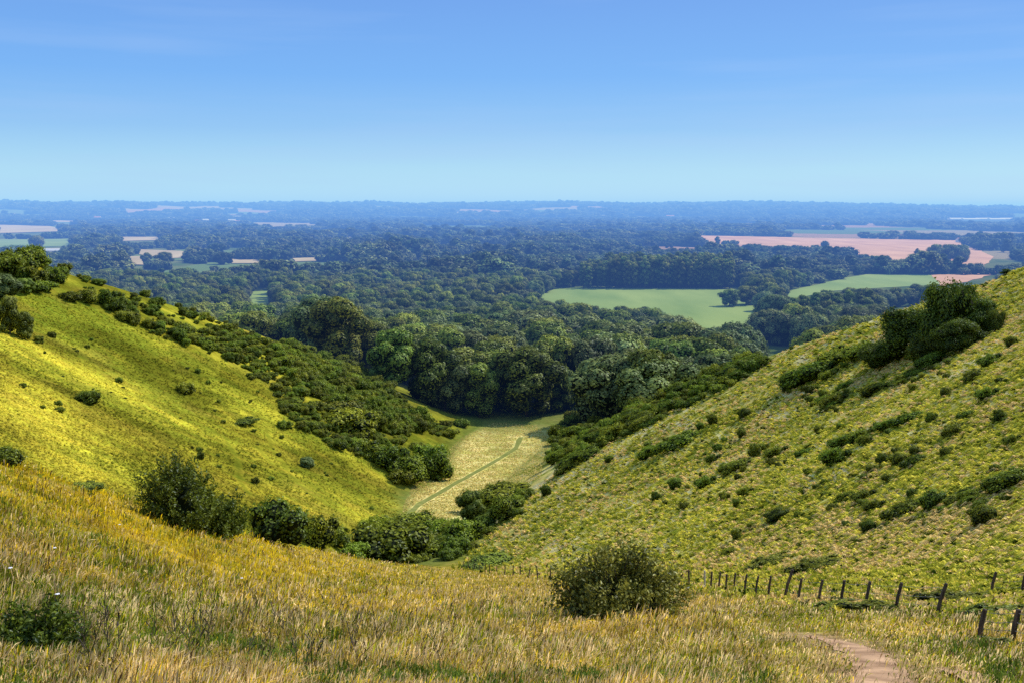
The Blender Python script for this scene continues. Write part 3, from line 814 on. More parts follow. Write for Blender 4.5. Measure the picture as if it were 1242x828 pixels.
scatter(GUL, 90, (2.5, 6.), (.5, .8), 36, 'leafy bush filling the gully in front of the meadow', 'gully bushes', 20, 'leafy growth filling the gully', 'gully_scrub')
SCR_R2 = [(950, 462), (1030, 420), (1110, 430), (1160, 430), (1150, 455), (1060, 480), (1000, 500), (960, 480)]
scatter(SCR_R2, 110, (1.2, 3.6), (.5, .9), 37, 'low scrub bush beneath the big ridge tree', 'scrub under the ridge tree', 20, 'low scrub beneath the big ridge tree', 'ridge_tree_scrub')
R_OPEN = [(760, 545), (1000, 480), (1235, 420), (1235, 640), (1060, 640), (850, 660), (800, 620)]
scatter(R_OPEN, 140, (.7, 2.4), (.5, .9), 38, 'small tuft like bush dotted over the right hillside', 'small bushes on the right hillside', 24, 'tiny scrub dotted over the right hillside', 'dotted_scrub')
L_OPEN = [(10, 400), (120, 390), (300, 450), (430, 580), (460, 620), (330, 600), (150, 520), (10, 520)]
scatter(L_OPEN, 60, (.8, 2.4), (.5, .9), 39, 'small dark tuft dotted over the yellow left hillside', 'small bushes on the left hillside', 14, 'tiny scrub dotted over the left hillside', 'dotted_tufts')

# bigger single trees on the hills
ptree('hillside_tree', 12, 406, 32, 50, 'tall dark tree on the left hillside at the photo edge', CROWNS[1])
ptree('hillside_tree', 30, 412, 30, 36, 'lower leaning tree right beside the tall dark one at the left edge', CROWNS[3])
ptree('hillside_tree', 3, 362, 46, 32, 'dark spreading tree above the tall one at the left edge', CROWNS[2])
ptree('hillside_tree', 30, 356, 30, 20, 'dark bushy tree just under the left ridge', CROWNS[0])
ptree('pale_tree', 571, 640, 40, 48, 'pale grey green young tree in the gully at the meadow edge', CROWNS[3])
ptree('hillside_tree', 372, 567, 24, 15, 'small flat topped thorn tree alone on the lower left hillside', CROWNS[5])
SHORT = trunk_mesh('trunk', 509, 6, .3)
RIDGE = [crown('crown', 600 + k, [7, 8, 7][k], .2, [13, 10, 12][k], 18, 12000, .26, M['thorn'], (.24, .42), [.45, .4, .5][k], 0, .7, (.7, 1.3)) for k in range(3)]
for (a, b, w, h, lb, q) in [(1150, 424, 84, 90, 'tallest tree of the dark clump on the right ridge', 1), (1106, 430, 78, 62, 'left tree of the dark clump on the right ridge', 2), (1186, 408, 66, 52, 'right tree of the dark clump on the right ridge', 0),
        (1165, 426, 70, 44, 'front middle tree of the dark clump on the right ridge', 3), (1070, 442, 64, 30, 'low tree at the downhill end of the ridge clump', 5), (1130, 436, 66, 38, 'low front tree of the ridge clump', 2), (1205, 402, 30, 30, 'small tree at the uphill end of the ridge clump', 4)]:
    ptree('ridge_tree', a, b, w, h, lb, RIDGE[q % 3], tm=SHORT)

# ------------------------------------------------------------------ hero thorn bushes (branches and leaves)
def thorn_bush(name, px, py, wpx, hpx, seed, label, leafm, nbr=260, leafsz=.075, nl=70, flat=.5, skew=0., cat='bush', dens=1.):
    r = np.random.default_rng(seed); p = cast([px], [py])[0]; k = math.hypot(p[1], p[2]) / 1200
    W, Hh = wpx * k / 2, hpx * k
    e = bpy.data.objects.new(name, None); COL.objects.link(e); e.location = (p[0], p[1], p[2] - .1); tag(e, label, cat)
    tubes, P, D, Cc = [], [], [], []
    for b in range(nbr):
        a = r.random() * 2 * math.pi; el = math.asin(min(1, .02 + .98 * r.random()))
        R_ = r.uniform(.55, .98) if r.random() < .85 else r.uniform(.95, 1.15)
        end = np.array([math.cos(a) * math.cos(el) * W * R_ * (1 + .1 * math.sin(3 * a + seed)), math.sin(a) * math.cos(el) * W * R_, Hh * (.12 + .88 * math.sin(el)) * R_ * (1 + .12 * math.sin(2.2 * a + seed))])
        end[0] += skew * end[2]
        st = np.array([r.normal(0, W * .1), r.normal(0, W * .1), 0])
        mid = st * .5 + end * .5 + np.array([0, 0, -Hh * .04]) + r.normal(0, W * .04, 3); mid[2] = max(mid[2], .1)
        q3 = st * .2 + end * .8 + r.normal(0, W * .02, 3)
        if b % 2 == 0: tubes.append(tube([st, mid, q3, end], [.035, .022, .012, .004], 4))
        t = r.random(nl) ** .6
        c = (1 - t)[:, None] ** 2 * st + 2 * (t * (1 - t))[:, None] * mid + (t ** 2)[:, None] * end
        # side twigs
        tw = unit(nl, r) * r.uniform(.03, .30, nl)[:, None] * W * .6
        d0 = (end - st) / np.linalg.norm(end - st)
        c = c + tw * (.75 + .25 * (1 - t))[:, None] + d0 * r.normal(0, .03 * W, nl)[:, None]
        sel = r.random(nl) < dens * (.25 + .75 * t)
        sel &= c[:, 2] > .05
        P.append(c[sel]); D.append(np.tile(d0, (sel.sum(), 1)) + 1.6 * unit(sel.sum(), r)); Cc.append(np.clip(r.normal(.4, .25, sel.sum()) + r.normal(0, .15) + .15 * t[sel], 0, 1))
    P, D, Cc = np.concatenate(P), np.concatenate(D), np.concatenate(Cc)
    D /= np.linalg.norm(D, axis=1)[:, None]
    V, Q = leaves_quads(P, D, leafsz * r.uniform(.6, 1.4, len(P)), r, .5)
    c4 = np.repeat(Cc, 4)
    # dark inner mass so that the middle of the bush is dense
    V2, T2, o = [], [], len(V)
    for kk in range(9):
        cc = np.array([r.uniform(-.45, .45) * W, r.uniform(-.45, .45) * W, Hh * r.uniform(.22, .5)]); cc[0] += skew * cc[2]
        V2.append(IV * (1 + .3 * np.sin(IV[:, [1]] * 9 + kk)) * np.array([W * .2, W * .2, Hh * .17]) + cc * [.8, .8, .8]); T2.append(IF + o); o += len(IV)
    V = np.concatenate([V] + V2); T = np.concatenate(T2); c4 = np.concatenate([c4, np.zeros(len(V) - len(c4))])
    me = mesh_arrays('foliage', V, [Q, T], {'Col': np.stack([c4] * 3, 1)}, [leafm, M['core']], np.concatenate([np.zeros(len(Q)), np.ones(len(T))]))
    link('foliage', me, e)
    V, Q = merge(tubes); link('branches', mesh_arrays('branches', V, [Q], None, [M['bark']], smooth=True), e)
    return e
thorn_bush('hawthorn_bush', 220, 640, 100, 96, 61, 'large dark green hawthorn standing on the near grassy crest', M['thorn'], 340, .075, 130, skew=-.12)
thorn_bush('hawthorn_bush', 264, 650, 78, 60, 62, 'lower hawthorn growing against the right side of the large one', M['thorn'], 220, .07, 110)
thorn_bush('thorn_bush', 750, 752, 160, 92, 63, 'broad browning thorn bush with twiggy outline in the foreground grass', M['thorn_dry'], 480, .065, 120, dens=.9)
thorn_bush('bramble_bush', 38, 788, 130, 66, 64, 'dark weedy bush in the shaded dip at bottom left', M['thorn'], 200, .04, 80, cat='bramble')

# ------------------------------------------------------------------ fence
def build_fence(name, label, posts, wires=True):
    """posts: (px, py base, height m, lean x, pale)"""
    P = cast([q[0] for q in posts], [q[1] for q in posts])
    e = bpy.data.objects.new(name, None); COL.objects.link(e); e.location = P[0]; tag(e, label, 'fence')
    tops = []
    for (q, p) in zip(posts, P):
        h, lean, pale = q[2] * .86, q[3], q[4]
        l = p - P[0]
        r_ = .075 if h > 1.45 else .062
        top = l + np.array([lean * h, rng.normal(0, .03), h])
        v, f = tube([l + [0, 0, -.5], l + (top - l) * .5, top - (top - l) * .02, top], [r_, r_ * .97, r_ * .93, r_ * .6], 7)
        n = len(v); capf = np.array([[n-7, n-6, n-5, n-4], [n-7, n-4, n-3, n-2], ])
        me = mesh_arrays('post', v, [f, capf], None, [M['postw' if pale else 'post']], smooth=False)
        o = link('post', me, e)
        if pale: o['label'] = 'pale bleached post'
        tops.append((l, top))
    if wires:
        for fr in (.35, .6, .88):
            ts = []
            for (a, b), (c, d) in zip(tops[:-1], tops[1:]):
                s0 = a + (b - a) * fr; s1 = c + (d - c) * fr
                ts.append(tube([s0, (s0 + s1) / 2 - [0, 0, .03], s1], [.006] * 3, 4))
            V, Q = merge(ts); link('wire', mesh_arrays('wire', V, [Q], None, [M['wire']]), e)
    return e
far = [(562, 690), (568, 691), (575, 692), (582, 693), (588, 694), (594, 695), (602, 696), (612, 697), (622, 698), (631, 699), (641, 700), (652, 702)]
FP = [(a, b, 1.5, rng.normal(0, .05), False) for a, b in far]
FP += [(a, b, 1.35, rng.normal(.0, .06), False) for a, b in [(668, 704), (690, 706), (715, 708), (740, 709), (765, 710), (790, 710), (815, 711), (836, 712)]]
near_p = [(855, 713, 1.35, -.05, True), (862, 714, 1.3, .03, False), (871, 715, 1.25, .1, False), (880, 716, 1.2, .04, False), (889, 717, 1.3, .1, False), (902, 719, 1.3, .12, False), (915, 722, 1.3, .15, False), (931, 724, 1.3, .12, False), (949, 727, 1.75, .28, False),
          (967, 730, 1.3, .14, False), (991, 733, 1.3, .18, False), (1018, 736, 1.3, .14, False), (1048, 739, 1.3, .16, False), (1084, 742, 1.3, .2, False), (1133, 749, 1.35, .28, False)]
build_fence('post_and_wire_fence', 'post and wire fence following the foot of the right hill with leaning dark posts', FP + near_p)
build_fence('post_and_wire_fence', 'short row of posts climbing away behind the brambles at the right edge', [(1200, 722, 1.2, .2, False), (1238, 722, 1.2, .15, False), (1290, 735, 1.2, .1, False)])
build_fence('post_and_wire_fence', 'two dark stub posts close to the path at the right edge', [(1186, 774, .85, .18, False), (1226, 778, .9, .18, False), (1275, 790, .9, .1, False)])

# ------------------------------------------------------------------ tussocks on the right hill, tufts on the left hill and meadow
def tufts(name, P, size, colf, nbl, label, lean, mat, spread=.5, width=.16, seed=0, flat=.5):
    """clumps of drooping blades as one mesh"""
    r = np.random.default_rng(seed); n = len(P)
    a = r.random((n, nbl)) * 6.283; R_ = size[:, None] * spread * r.uniform(.3, 1., (n, nbl))
    bx = P[:, 0:1] + np.cos(a) * R_ * .35; by = P[:, 1:2] + np.sin(a) * R_ * .35; bz = np.repeat(P[:, 2:3] - .03, nbl, 1)
    h = size[:, None] * flat * r.uniform(.6, 1.1, (n, nbl))
    dx = np.cos(a) * R_ + lean[:, 0:1] * h; dy = np.sin(a) * R_ + lean[:, 1:2] * h
    dzt = lean[:, 2:3] * h
    w = size[:, None] * width * r.uniform(.7, 1.3, (n, nbl)); wx, wy = -np.sin(a) * w, np.cos(a) * w
    V = np.stack([
        np.stack([bx - wx, by - wy, bz], -1), np.stack([bx + wx, by + wy, bz], -1),
        np.stack([bx + dx * .6 + wx * .8, by + dy * .6 + wy * .8, bz + h + dzt * .6], -1), np.stack([bx + dx * .6 - wx * .8, by + dy * .6 - wy * .8, bz + h + dzt * .6], -1),
        np.stack([bx + dx * 1.25, by + dy * 1.25, bz + h * .55 + dzt * 1.25], -1)], 2)
    c = colf[:, None, :] * r.uniform(.7, 1.3, (n, nbl, 1))
    c = np.repeat(c[:, :, None, :], 5, 2).reshape(-1, 3)
    V = V.reshape(-1, 3); b = np.arange(n * nbl)[:, None] * 5
    me = mesh_arrays(name, V, [b + np.array([[0, 1, 2, 3]]), b + np.array([[3, 2, 4]])], {'Col': c}, [mat])
    return tag(link(name, me), label, kind='stuff')

def grad(x, y, e=.8):
    return (H(x + e, y) - H(x - e, y)) / (2 * e), (H(x, y + e) - H(x, y - e)) / (2 * e)

def pick(n, poly, seed): 
    px, py = pts_in(poly, n, seed); P = cast(px, py); P = P[~np.isnan(P[:, 0])]
    return P
RH = [(548, 690), (640, 600), (700, 555), (800, 505), (900, 455), (1000, 400), (1120, 330), (1300, 320), (1300, 760), (1130, 745), (960, 735), (850, 720), (700, 708)]
P = pick(44000, RH, 71)
P = P[(P[:, 1] < 340)]
P[:, :2] += rng.normal(0, .5, (len(P), 2)); P[:, 2] = H(P[:, 0], P[:, 1])
sz = np.clip(.35 + P[:, 1] / 330, .45, 1.1) * rng.uniform(.4, 1.15, len(P))
gx, gy = grad(P[:, 0], P[:, 1])
n = fbm(P[:, 0] / 9, P[:, 1] / 14, 61, 3)[:, None]; rr = rng.random((len(P), 1))
cg = np.array([[.27, .32, .02]]) * (1 - rr) + np.array([[.94, .82, .12]]) * rr
cy = np.array([[.88, .66, .26]])
cR = np.where(rng.random((len(P), 1)) < .10 + .45 * sstep(.5, .7, n), cy, cg)
cR = np.where(rng.random((len(P), 1)) < .07, np.array([[.06, .09, .01]]), cR)  # a few tussocks near-black: shadow specks put into the grass colour
lean = np.stack([-gx * 1.9, -gy * 1.9, -(gx**2 + gy**2) * 1.9], 1)
tufts('tussock_grass', P, sz, cR, 9, 'tussocky grass matting the steep right hillside', lean, M['tussock'], seed=72, spread=.38, width=.11, flat=.6)
LH = [(-20, 330), (100, 370), (300, 450), (420, 530), (480, 600), (480, 630), (400, 660), (200, 620), (-20, 560)]
P = pick(26000, LH, 73); P[:, :2] += rng.normal(0, .6, (len(P), 2)); P[:, 2] = H(P[:, 0], P[:, 1])
P = P[(P[:, 1] > 110)]
TA = np.concatenate(TRK); P = P[np.min(np.hypot(P[:, None, 0] - TA[None, :, 0], P[:, None, 1] - TA[None, :, 1]), 1) > 1.1]
sz = rng.uniform(.5, 1.2, len(P)); gx, gy = grad(P[:, 0], P[:, 1])
rr = rng.random((len(P), 1)); nn = sstep(.35, .65, fbm(P[:, 0] / 25, P[:, 1] / 25, 51, 4))[:, None]; rr = np.clip(rr * .7 + .5 * nn - .1, 0, 1); cL = np.array([[.15, .18, .016]]) * (1 - rr) + np.array([[.64, .54, .06]]) * rr
cL = cL * (.62 + .76 * sstep(.3, .7, fbm(P[:, 0] / 26, P[:, 1] / 15, 191, 4)))[:, None]  # same fold shading painted into the tuft colours
lean = np.stack([-gx * 1.4, -gy * 1.4, -(gx**2 + gy**2) * 1.4], 1)
tufts('hillside_grass', P, sz, cL, 5, 'yellow green grass of the left hillside', lean, M['tussock'], seed=74, spread=.6, width=.12, flat=.28)
ME = [(478, 640), (500, 590), (560, 530), (600, 512), (650, 515), (668, 535), (655, 580), (600, 600), (560, 625)]
P = pick(14000, ME, 75); trd = np.min(np.hypot(P[:, None, 0] - tr[None, :, 0], P[:, None, 1] - tr[None, :, 1]), 1)
seg = np.stack([np.interp(np.linspace(0, 6, 200), np.arange(7), tr[:, k]) for k in (0, 1)], 1)
trd = np.min(np.hypot(P[:, None, 0] - seg[None, :, 0], P[:, None, 1] - seg[None, :, 1]), 1); P = P[trd > 1.5]
rr = rng.random((len(P), 1)); cM = np.array([[.50, .46, .10]]) * (1 - rr) + np.array([[.95, .76, .30]]) * rr
tufts('meadow_grass', P, rng.uniform(.4, .8, len(P)), cM, 5, 'dry pale grass of the valley meadow', np.zeros((len(P), 3)), M['tussock'], seed=76, spread=.5, width=.14, flat=.4)

# ------------------------------------------------------------------ foreground grass, blade by blade
def fg_mask(x, y):
    z, S, R, L_, Fl = H(x, y, True)
    return (S >= np.maximum(np.maximum(R, L_), Fl) - .4)
def path_dist(x, y):
    seg = np.stack([np.interp(np.linspace(0, len(PATH) - 1, 60), np.arange(len(PATH)), PATH[:, k]) for k in (0, 1)], 1)
    out = np.empty(len(x))
    for i in range(0, len(x), 50000):
        out[i:i+50000] = np.min(np.hypot(x[i:i+50000, None] - seg[None, :, 0], y[i:i+50000, None] - seg[None, :, 1]), 1)
    return out
def blades(name, n, y0, y1, seed, kind, label):
    r = np.random.default_rng(seed)
    y = 1 / r.uniform(1 / y1, 1 / y0, n); u = r.uniform(-.66, .66, n); x = u * y
    k = fg_mask(x, y); x, y = x[k], y[k]
    pd = path_dist(x, y); k = (pd > .15 + .65 * r.random(len(x))) | (r.random(len(x)) < .04); x, y, pd = x[k], y[k], pd[k]
    z = H(x, y); n = len(x); px, py = project(x, y, z)
    g = fbm(x / 3.5, y / 6, 131, 3); g2 = fbm(x / 1.2, y / 1.5, 132, 2); g3 = fbm(x / 12, y / 14, 133, 3)
    # colour zones
    gold = np.array([.90, .64, .02]); straw = np.array([.85, .58, .14]); green = np.array([.12, .18, .012]); lime = np.array([.50, .52, .02]); brown = np.array([.20, .11, .04]); pale = np.array([.95, .70, .34])
    left = sstep(450, 150, px); crest = sstep(18, 42, y) 
    wgreen = np.clip(.46 + 1.9 * (g - .5) + .35 * left * (1 - crest) - .25 * crest + .5 * sstep(900, 1000, px) * sstep(18, 35, y), .04, .92)
    wgold = np.clip(.35 + .65 * crest * sstep(680, 350, px) + .4 * (g3 - .5), 0, 1)
    t = r.random(n)
    c = np.where((t < wgreen)[:, None], np.where((r.random(n) < .5)[:, None], green, lime), np.where((r.random(n) < wgold)[:, None], gold, straw))
    c = np.where((r.random(n) < (.10 if kind == 0 else .2))[:, None], brown, c)
    c = np.where((r.random(n) < (.10 if kind == 0 else .45) * (1 - .8 * crest * left))[:, None], pale, c)
    c = c * (r.uniform(.45, 1.35, n) * (.7 + .6 * sstep(.3, .7, fbm(x / .5, y / .8, 135, 2))))[:, None]
    d = np.hypot(x, y)
    hscale = (.62 + 1.3 * (g2 - .45) + .3 * (g3 - .5)) * sstep(.6, 2.6, pd).clip(.25, 1)
    hscale = hscale * np.where(px > 900, .72, 1.)
    if kind == 0:
        h = r.uniform(.14, .36, n) * hscale; wd = np.maximum(.0035, d * .00028) * r.uniform(.7, 1.4, n); prof = (1., .85, .5)
    else:
        h = r.uniform(.30, .62, n) * hscale.clip(.4, 1.3); wd = np.maximum(.003, d * .00022) * r.uniform(.8, 1.3, n); prof = (.7, .6, 2.3)
    a = r.random(n) * 6.283; fx, fy = np.cos(a), np.sin(a)                      # facing
    ln = np.abs(r.normal(0, .55 if kind == 0 else .38, n)); b = r.random(n) * 6.283
    lx = np.cos(b) * ln + .16; ly = np.sin(b) * ln
    wx, wy = fy * wd, -fx * wd
    def pt(t_, s):
        q = t_ ** 1.8
        return np.stack([x + lx * h * q + s * wx, y + ly * h * q + s * wy, z - .02 + h * (t_ - .18 * q * ln / .3 * t_)], -1)
    t1, t2 = (.4, .75) if kind == 0 else (.5, .84)
    V = np.stack([pt(0, -prof[0]), pt(0, prof[0]), pt(t1, prof[1]), pt(t1, -prof[1]), pt(t2, prof[2]), pt(t2, -prof[2]), pt(1., 0)], 1).reshape(-1, 3)
    B_ = np.arange(n)[:, None] * 7
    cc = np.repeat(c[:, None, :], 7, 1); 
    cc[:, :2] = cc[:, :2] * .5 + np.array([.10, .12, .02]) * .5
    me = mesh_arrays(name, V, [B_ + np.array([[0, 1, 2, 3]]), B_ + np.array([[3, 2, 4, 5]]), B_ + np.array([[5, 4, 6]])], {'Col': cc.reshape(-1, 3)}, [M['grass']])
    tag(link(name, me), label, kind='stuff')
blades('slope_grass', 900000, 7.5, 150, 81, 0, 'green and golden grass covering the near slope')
blades('seeding_grass', 170000, 7.5, 120, 82, 1, 'straw coloured seeding grass stalks on the near slope')
r_ = np.random.default_rng(85); yw = 1 / r_.uniform(1 / 60, 1 / 9, 9000); uw = r_.uniform(-.62, .62, 9000); xw = uw * yw
kw = fg_mask(xw, yw) & (fbm(xw / 4, yw / 6, 145, 3) > .50 - .08 * (uw < -.2)) & (r_.random(9000) < .42) & (path_dist(xw, yw) > 1.5); xw, yw = xw[kw], yw[kw]
rw = r_.random((len(xw), 1)); cw = np.array([[.07, .12, .012]]) * (1 - rw) + np.array([[.24, .33, .05]]) * rw
tufts('meadow_weeds', np.stack([xw, yw, H(xw, yw)], 1), r_.uniform(.18, .42, len(xw)), cw, 22, 'dark green leafy weeds mixed into the near grass', np.zeros((len(xw), 3)), M['grass'], seed=86, spread=.6, width=.022, flat=.7)
# verge on the near side of the fence foot handled by the same grass

# ------------------------------------------------------------------ dark weed stalks and a few white flowers
def weeds():
    r = np.random.default_rng(91); labels = ['dark dead weed stalk rising from the foreground grass']
    base = []
    for k in range(5):
        ps = []; h = r.uniform(.7, 1.0)
        p0 = np.zeros(3); p1 = np.array([r.normal(0, .06), r.normal(0, .06), h * .5]); p2 = np.array([r.normal(0, .12), r.normal(0, .12), h])
        ps.append(tube([p0, p1, p2], [.006, .005, .003], 4))
        for q in range(9):
            t = r.uniform(.35, 1); s = p0 * (1 - t)**2 + 2 * t * (1 - t) * p1 + t * t * p2; a = r.random() * 6.28; L_ = r.uniform(.06, .16)
            en = s + np.array([math.cos(a) * L_ * .6, math.sin(a) * L_ * .6, L_]); ps.append(tube([s, (s + en) / 2, en], [.003, .004, .009], 4))
        V, Q = merge(ps); base.append(mesh_arrays('weed_stalk', V, [Q], None, [M['bark']]))
    px = r.uniform(100, 560, 44); py = r.uniform(745, 850, 44); P = cast(px, py)
    for p in P:
        if np.isnan(p[0]): continue
        o = link('weed_stalk', base[r.integers(5)]); o.location = p; o.rotation_euler = (r.normal(0, .12), r.normal(0, .12), r.random() * 6.28)
        tag(o, 'dark dead weed stalk rising from the foreground grass', 'weed', 'dark weed stalks in the grass')
    wm = plainmat('petals', (.75, .72, .75), (.85, .82, .85), 4)
    ps = [tube([(0, 0, 0), (.01, 0, .3), (0, .01, .55)], [.004, .004, .003], 4)]
    V, Q = merge(ps); st = mesh_arrays('stem', V, [Q], None, [M['thorn']])
    Vh, Th = [], []; o_ = 0
    for q in range(14):
        a = q * 2.4; rr_ = .012 * math.sqrt(q); Vh.append(IV * [.014, .014, .008] + [math.cos(a) * rr_, math.sin(a) * rr_, .56]); Th.append(IF + o_); o_ += len(IV)
    hd = mesh_arrays('flower_head', np.concatenate(Vh), [np.concatenate(Th)], None, [wm])
    for k, (a, b, lb) in enumerate([(294, 700, 'white flower head in the grass right of the hawthorn'), (72, 735, 'white flower in the weeds above the dark dip'), (68, 668, 'pale flower head high in the grass at left'), (146, 632, 'small pale flower on the crest left of the hawthorn'), (15, 700, 'pinkish white flower at the left edge')]):
        p = cast([a], [b + 22])[0]
        e = bpy.data.objects.new('wild_flower', None); COL.objects.link(e); e.location = p; e.scale = (.8, .8, 1.0); tag(e, lb, 'flower')
        link('stem', st, e); link('flower_head', hd, e)
weeds()

# ------------------------------------------------------------------ far buildings
def building(px, py, w, d, h, roofm, label, group, rz=0., name='building'):
    p = cast([px], [py])[0]
    e = bpy.data.objects.new(name, None); COL.objects.link(e); e.location = p + [0, 0, -1]; e.rotation_euler = (0, 0, rz); tag(e, label, 'building', group)
    x, y = w / 2, d / 2
    V = np.array([(-x, -y, 0), (x, -y, 0), (x, y, 0), (-x, y, 0), (-x, -y, h), (x, -y, h), (x, y, h), (-x, y, h), (-x, 0, h * 1.45), (x, 0, h * 1.45)])
    me = bpy.data.meshes.new('wall'); me.from_pydata(V.tolist(), [], [(0, 1, 5, 4), (1, 2, 6, 9, 5), (2, 3, 7, 6), (3, 0, 4, 8, 7)]); me.materials.append(M['wall']); link('wall', me, e)
    o = .6; V = np.array([(-x - o, -y - o, h - .2), (x + o, -y - o, h - .2), (x + o, 0, h * 1.5), (-x - o, 0, h * 1.5), (-x - o, y + o, h - .2), (x + o, y + o, h - .2)])
    me = bpy.data.meshes.new('roof'); me.from_pydata(V.tolist(), [], [(0, 1, 2, 3), (3, 2, 5, 4)]); me.materials.append(roofm); link('roof', me, e)
r = np.random.default_rng(5)
for k in range(34):
    a = r.uniform(118, 300); b = r.uniform(266, 271.5)
    building(a, b, r.uniform(25, 70), r.uniform(20, 40), r.uniform(10, 17), M['roofw'] if r.random() < .45 else M['roof'], 'tiny building of the hazy town at left below the horizon', 'buildings of the distant town', r.uniform(-.3, .3), 'town_building')
for k in range(16):
    a = r.uniform(600, 840); b = r.uniform(259, 268)
    building(a, b, r.uniform(20, 60), 24, r.uniform(9, 15), M['roofw'] if r.random() < .4 else M['roof'], 'tiny pale house among the blue woods below the horizon', 'houses below the horizon', r.uniform(-.3, .3), 'distant_house')
for k, a in enumerate([1160, 1176, 1192, 1208, 1221]):
    building(a, 268 + .4 * (k % 2), 95, 60, 13, M['roofw'], 'long white shed in the bright row on the far right plain', 'white sheds on the far plain', 0, 'white_shed')
building(1170, 294, 45, 18, 9, M['roof'], 'farm building beside the ploughed field', None, .2, 'farm_building')
building(60, 308, 50, 16, 8, M['roofw'], 'pale farm shed beyond the left ridge', None, .1, 'farm_building')

# ------------------------------------------------------------------ haze over the plain
def haze():
    m, nt, ns, L = newmat('haze')
    out = N(nt, 'ShaderNodeOutputMaterial')
    sig = np.array([7.6e-5, 1.06e-4, 2.3e-4]); inf = np.array([.36, .67, .95])
    ab = N(nt, 'ShaderNodeVolumeAbsorption'); mx = 2.6e-4
    ab.inputs['Density'].default_value = mx; ab.inputs['Color'].default_value = (*(1 - sig / mx), 1)
    em = N(nt, 'ShaderNodeEmission'); e = sig * inf; em.inputs['Color'].default_value = (*(e / e.max()), 1); em.inputs['Strength'].default_value = float(e.max())
    ad = N(nt, 'ShaderNodeAddShader'); L.new(ab.outputs[0], ad.inputs[0]); L.new(em.outputs[0], ad.inputs[1]); L.new(ad.outputs[0], out.inputs['Volume'])
    me = bpy.data.meshes.new('haze'); s = 46000; z0, z1 = -400, 90
    y0 = 400
    V = [(-s, y0, z0), (s, y0, z0), (s, s, z0), (-s, s, z0), (-s, y0, z1), (s, y0, z1), (s, s, z1), (-s, s, z1)]
    me.from_pydata(V, [], [(3, 2, 1, 0), (4, 5, 6, 7), (0, 1, 5, 4), (1, 2, 6, 5), (2, 3, 7, 6), (3, 0, 4, 7)]); me.materials.append(m)
    o = link('haze', me); tag(o, 'blue summer haze lying over the plain', kind='stuff')
haze()

# ------------------------------------------------------------------ sky, sun, camera
SUN_EL, SUN_AZ = rad(46), rad(58)      # azimuth from +Y towards +X
w = bpy.data.worlds.new('World'); SC.world = w; w.use_nodes = True; nt = w.node_tree; nt.nodes.clear()
out = nt.nodes.new('ShaderNodeOutputWorld'); bg = nt.nodes.new('ShaderNodeBackground'); sky = nt.nodes.new('ShaderNodeTexSky')
sky.sky_type = 'NISHITA'; sky.sun_disc = False; sky.sun_elevation = SUN_EL; sky.sun_rotation = SUN_AZ; sky.altitude = 100; sky.air_density = 1.0; sky.dust_density = .6; sky.ozone_density = 2.0
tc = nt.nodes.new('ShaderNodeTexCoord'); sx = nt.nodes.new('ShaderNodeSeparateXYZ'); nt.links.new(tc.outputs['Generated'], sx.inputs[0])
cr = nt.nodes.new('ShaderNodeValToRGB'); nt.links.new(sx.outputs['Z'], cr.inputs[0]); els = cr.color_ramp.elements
for i_, (p_, c_) in enumerate([(0, (.50, .84, .99)), (.035, (.42, .75, .96)), (.075, (.27, .56, .95)), (.125, (.175, .455, .96)), (.2, (.155, .375, .88)), (1, (.30, .45, .78))]):  # last stop, the unseen zenith, is lightened to add ambient light
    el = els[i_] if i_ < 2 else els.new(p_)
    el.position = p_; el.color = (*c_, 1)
sc_ = nt.nodes.new('ShaderNodeVectorMath'); sc_.operation = 'SCALE'; sc_.inputs['Scale'].default_value = 1 / .11; nt.links.new(cr.outputs[0], sc_.inputs[0])
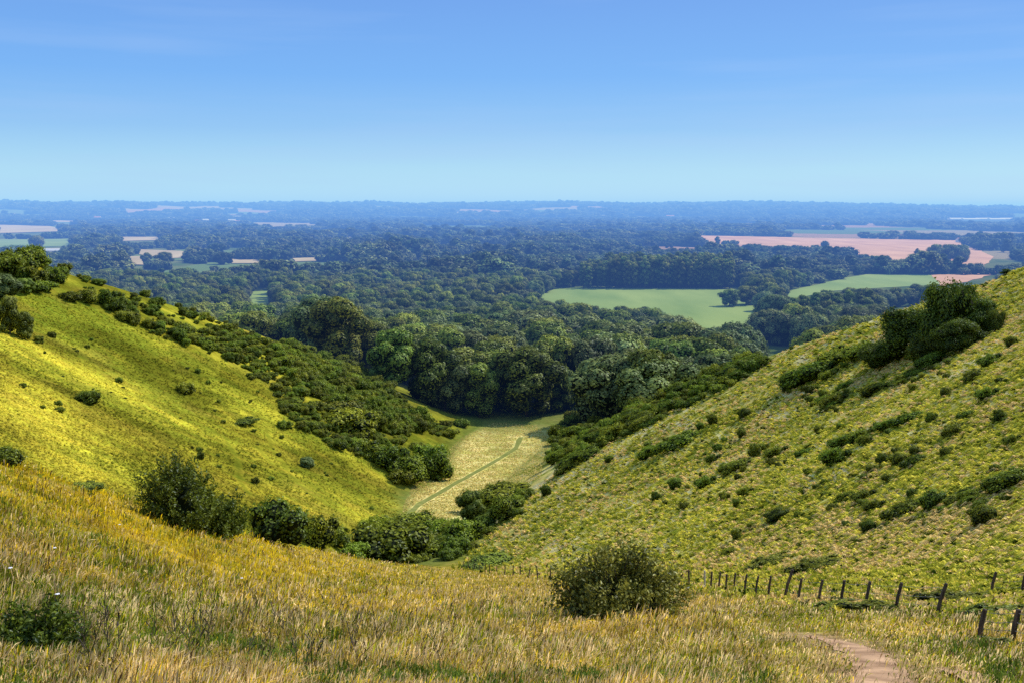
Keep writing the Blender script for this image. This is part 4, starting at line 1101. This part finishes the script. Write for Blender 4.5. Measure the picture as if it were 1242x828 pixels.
cn = nt.nodes.new('ShaderNodeTexNoise'); cn.inputs['Scale'].default_value = 2.2; cn.inputs['Detail'].default_value = 5; cm_ = nt.nodes.new('ShaderNodeMapping'); cm_.inputs['Scale'].default_value = (1, 1, 13)
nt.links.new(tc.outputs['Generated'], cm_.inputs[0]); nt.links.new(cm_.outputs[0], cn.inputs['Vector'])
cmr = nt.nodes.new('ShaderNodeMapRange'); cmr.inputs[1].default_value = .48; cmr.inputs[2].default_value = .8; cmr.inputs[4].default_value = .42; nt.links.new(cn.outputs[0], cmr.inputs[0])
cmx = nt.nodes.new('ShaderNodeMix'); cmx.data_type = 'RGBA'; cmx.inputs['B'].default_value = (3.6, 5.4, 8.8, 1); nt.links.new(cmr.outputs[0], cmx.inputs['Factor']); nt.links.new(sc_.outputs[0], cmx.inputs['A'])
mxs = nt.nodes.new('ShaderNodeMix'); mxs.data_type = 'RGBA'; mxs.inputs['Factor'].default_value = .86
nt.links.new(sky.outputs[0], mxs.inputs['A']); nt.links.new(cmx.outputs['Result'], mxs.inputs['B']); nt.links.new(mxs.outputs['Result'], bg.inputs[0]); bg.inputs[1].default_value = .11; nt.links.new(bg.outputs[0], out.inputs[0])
ld = bpy.data.lights.new('sun', 'SUN'); ld.energy = 5.0; ld.angle = rad(.5); ld.color = (1, .95, .86); lo = bpy.data.objects.new('sun', ld); COL.objects.link(lo)
from mathutils import Vector
sd = Vector((math.sin(SUN_AZ) * math.cos(SUN_EL), math.cos(SUN_AZ) * math.cos(SUN_EL), math.sin(SUN_EL)))
lo.rotation_euler = sd.to_track_quat('Z', 'Y').to_euler()
cd = bpy.data.cameras.new('camera'); cd.sensor_width = 36; cd.lens = 36 * F; cd.clip_start = .1; cd.clip_end = 100000
co = bpy.data.objects.new('camera', cd); COL.objects.link(co); co.rotation_euler = (rad(90) - PITCH, 0, 0); SC.camera = co
SC.view_settings.view_transform = 'Standard'; SC.view_settings.look = 'None'; SC.view_settings.exposure = 0
SC.cycles.use_denoising = False; SC.cycles.max_bounces = 5; SC.cycles.diffuse_bounces = 2; SC.cycles.transparent_max_bounces = 8
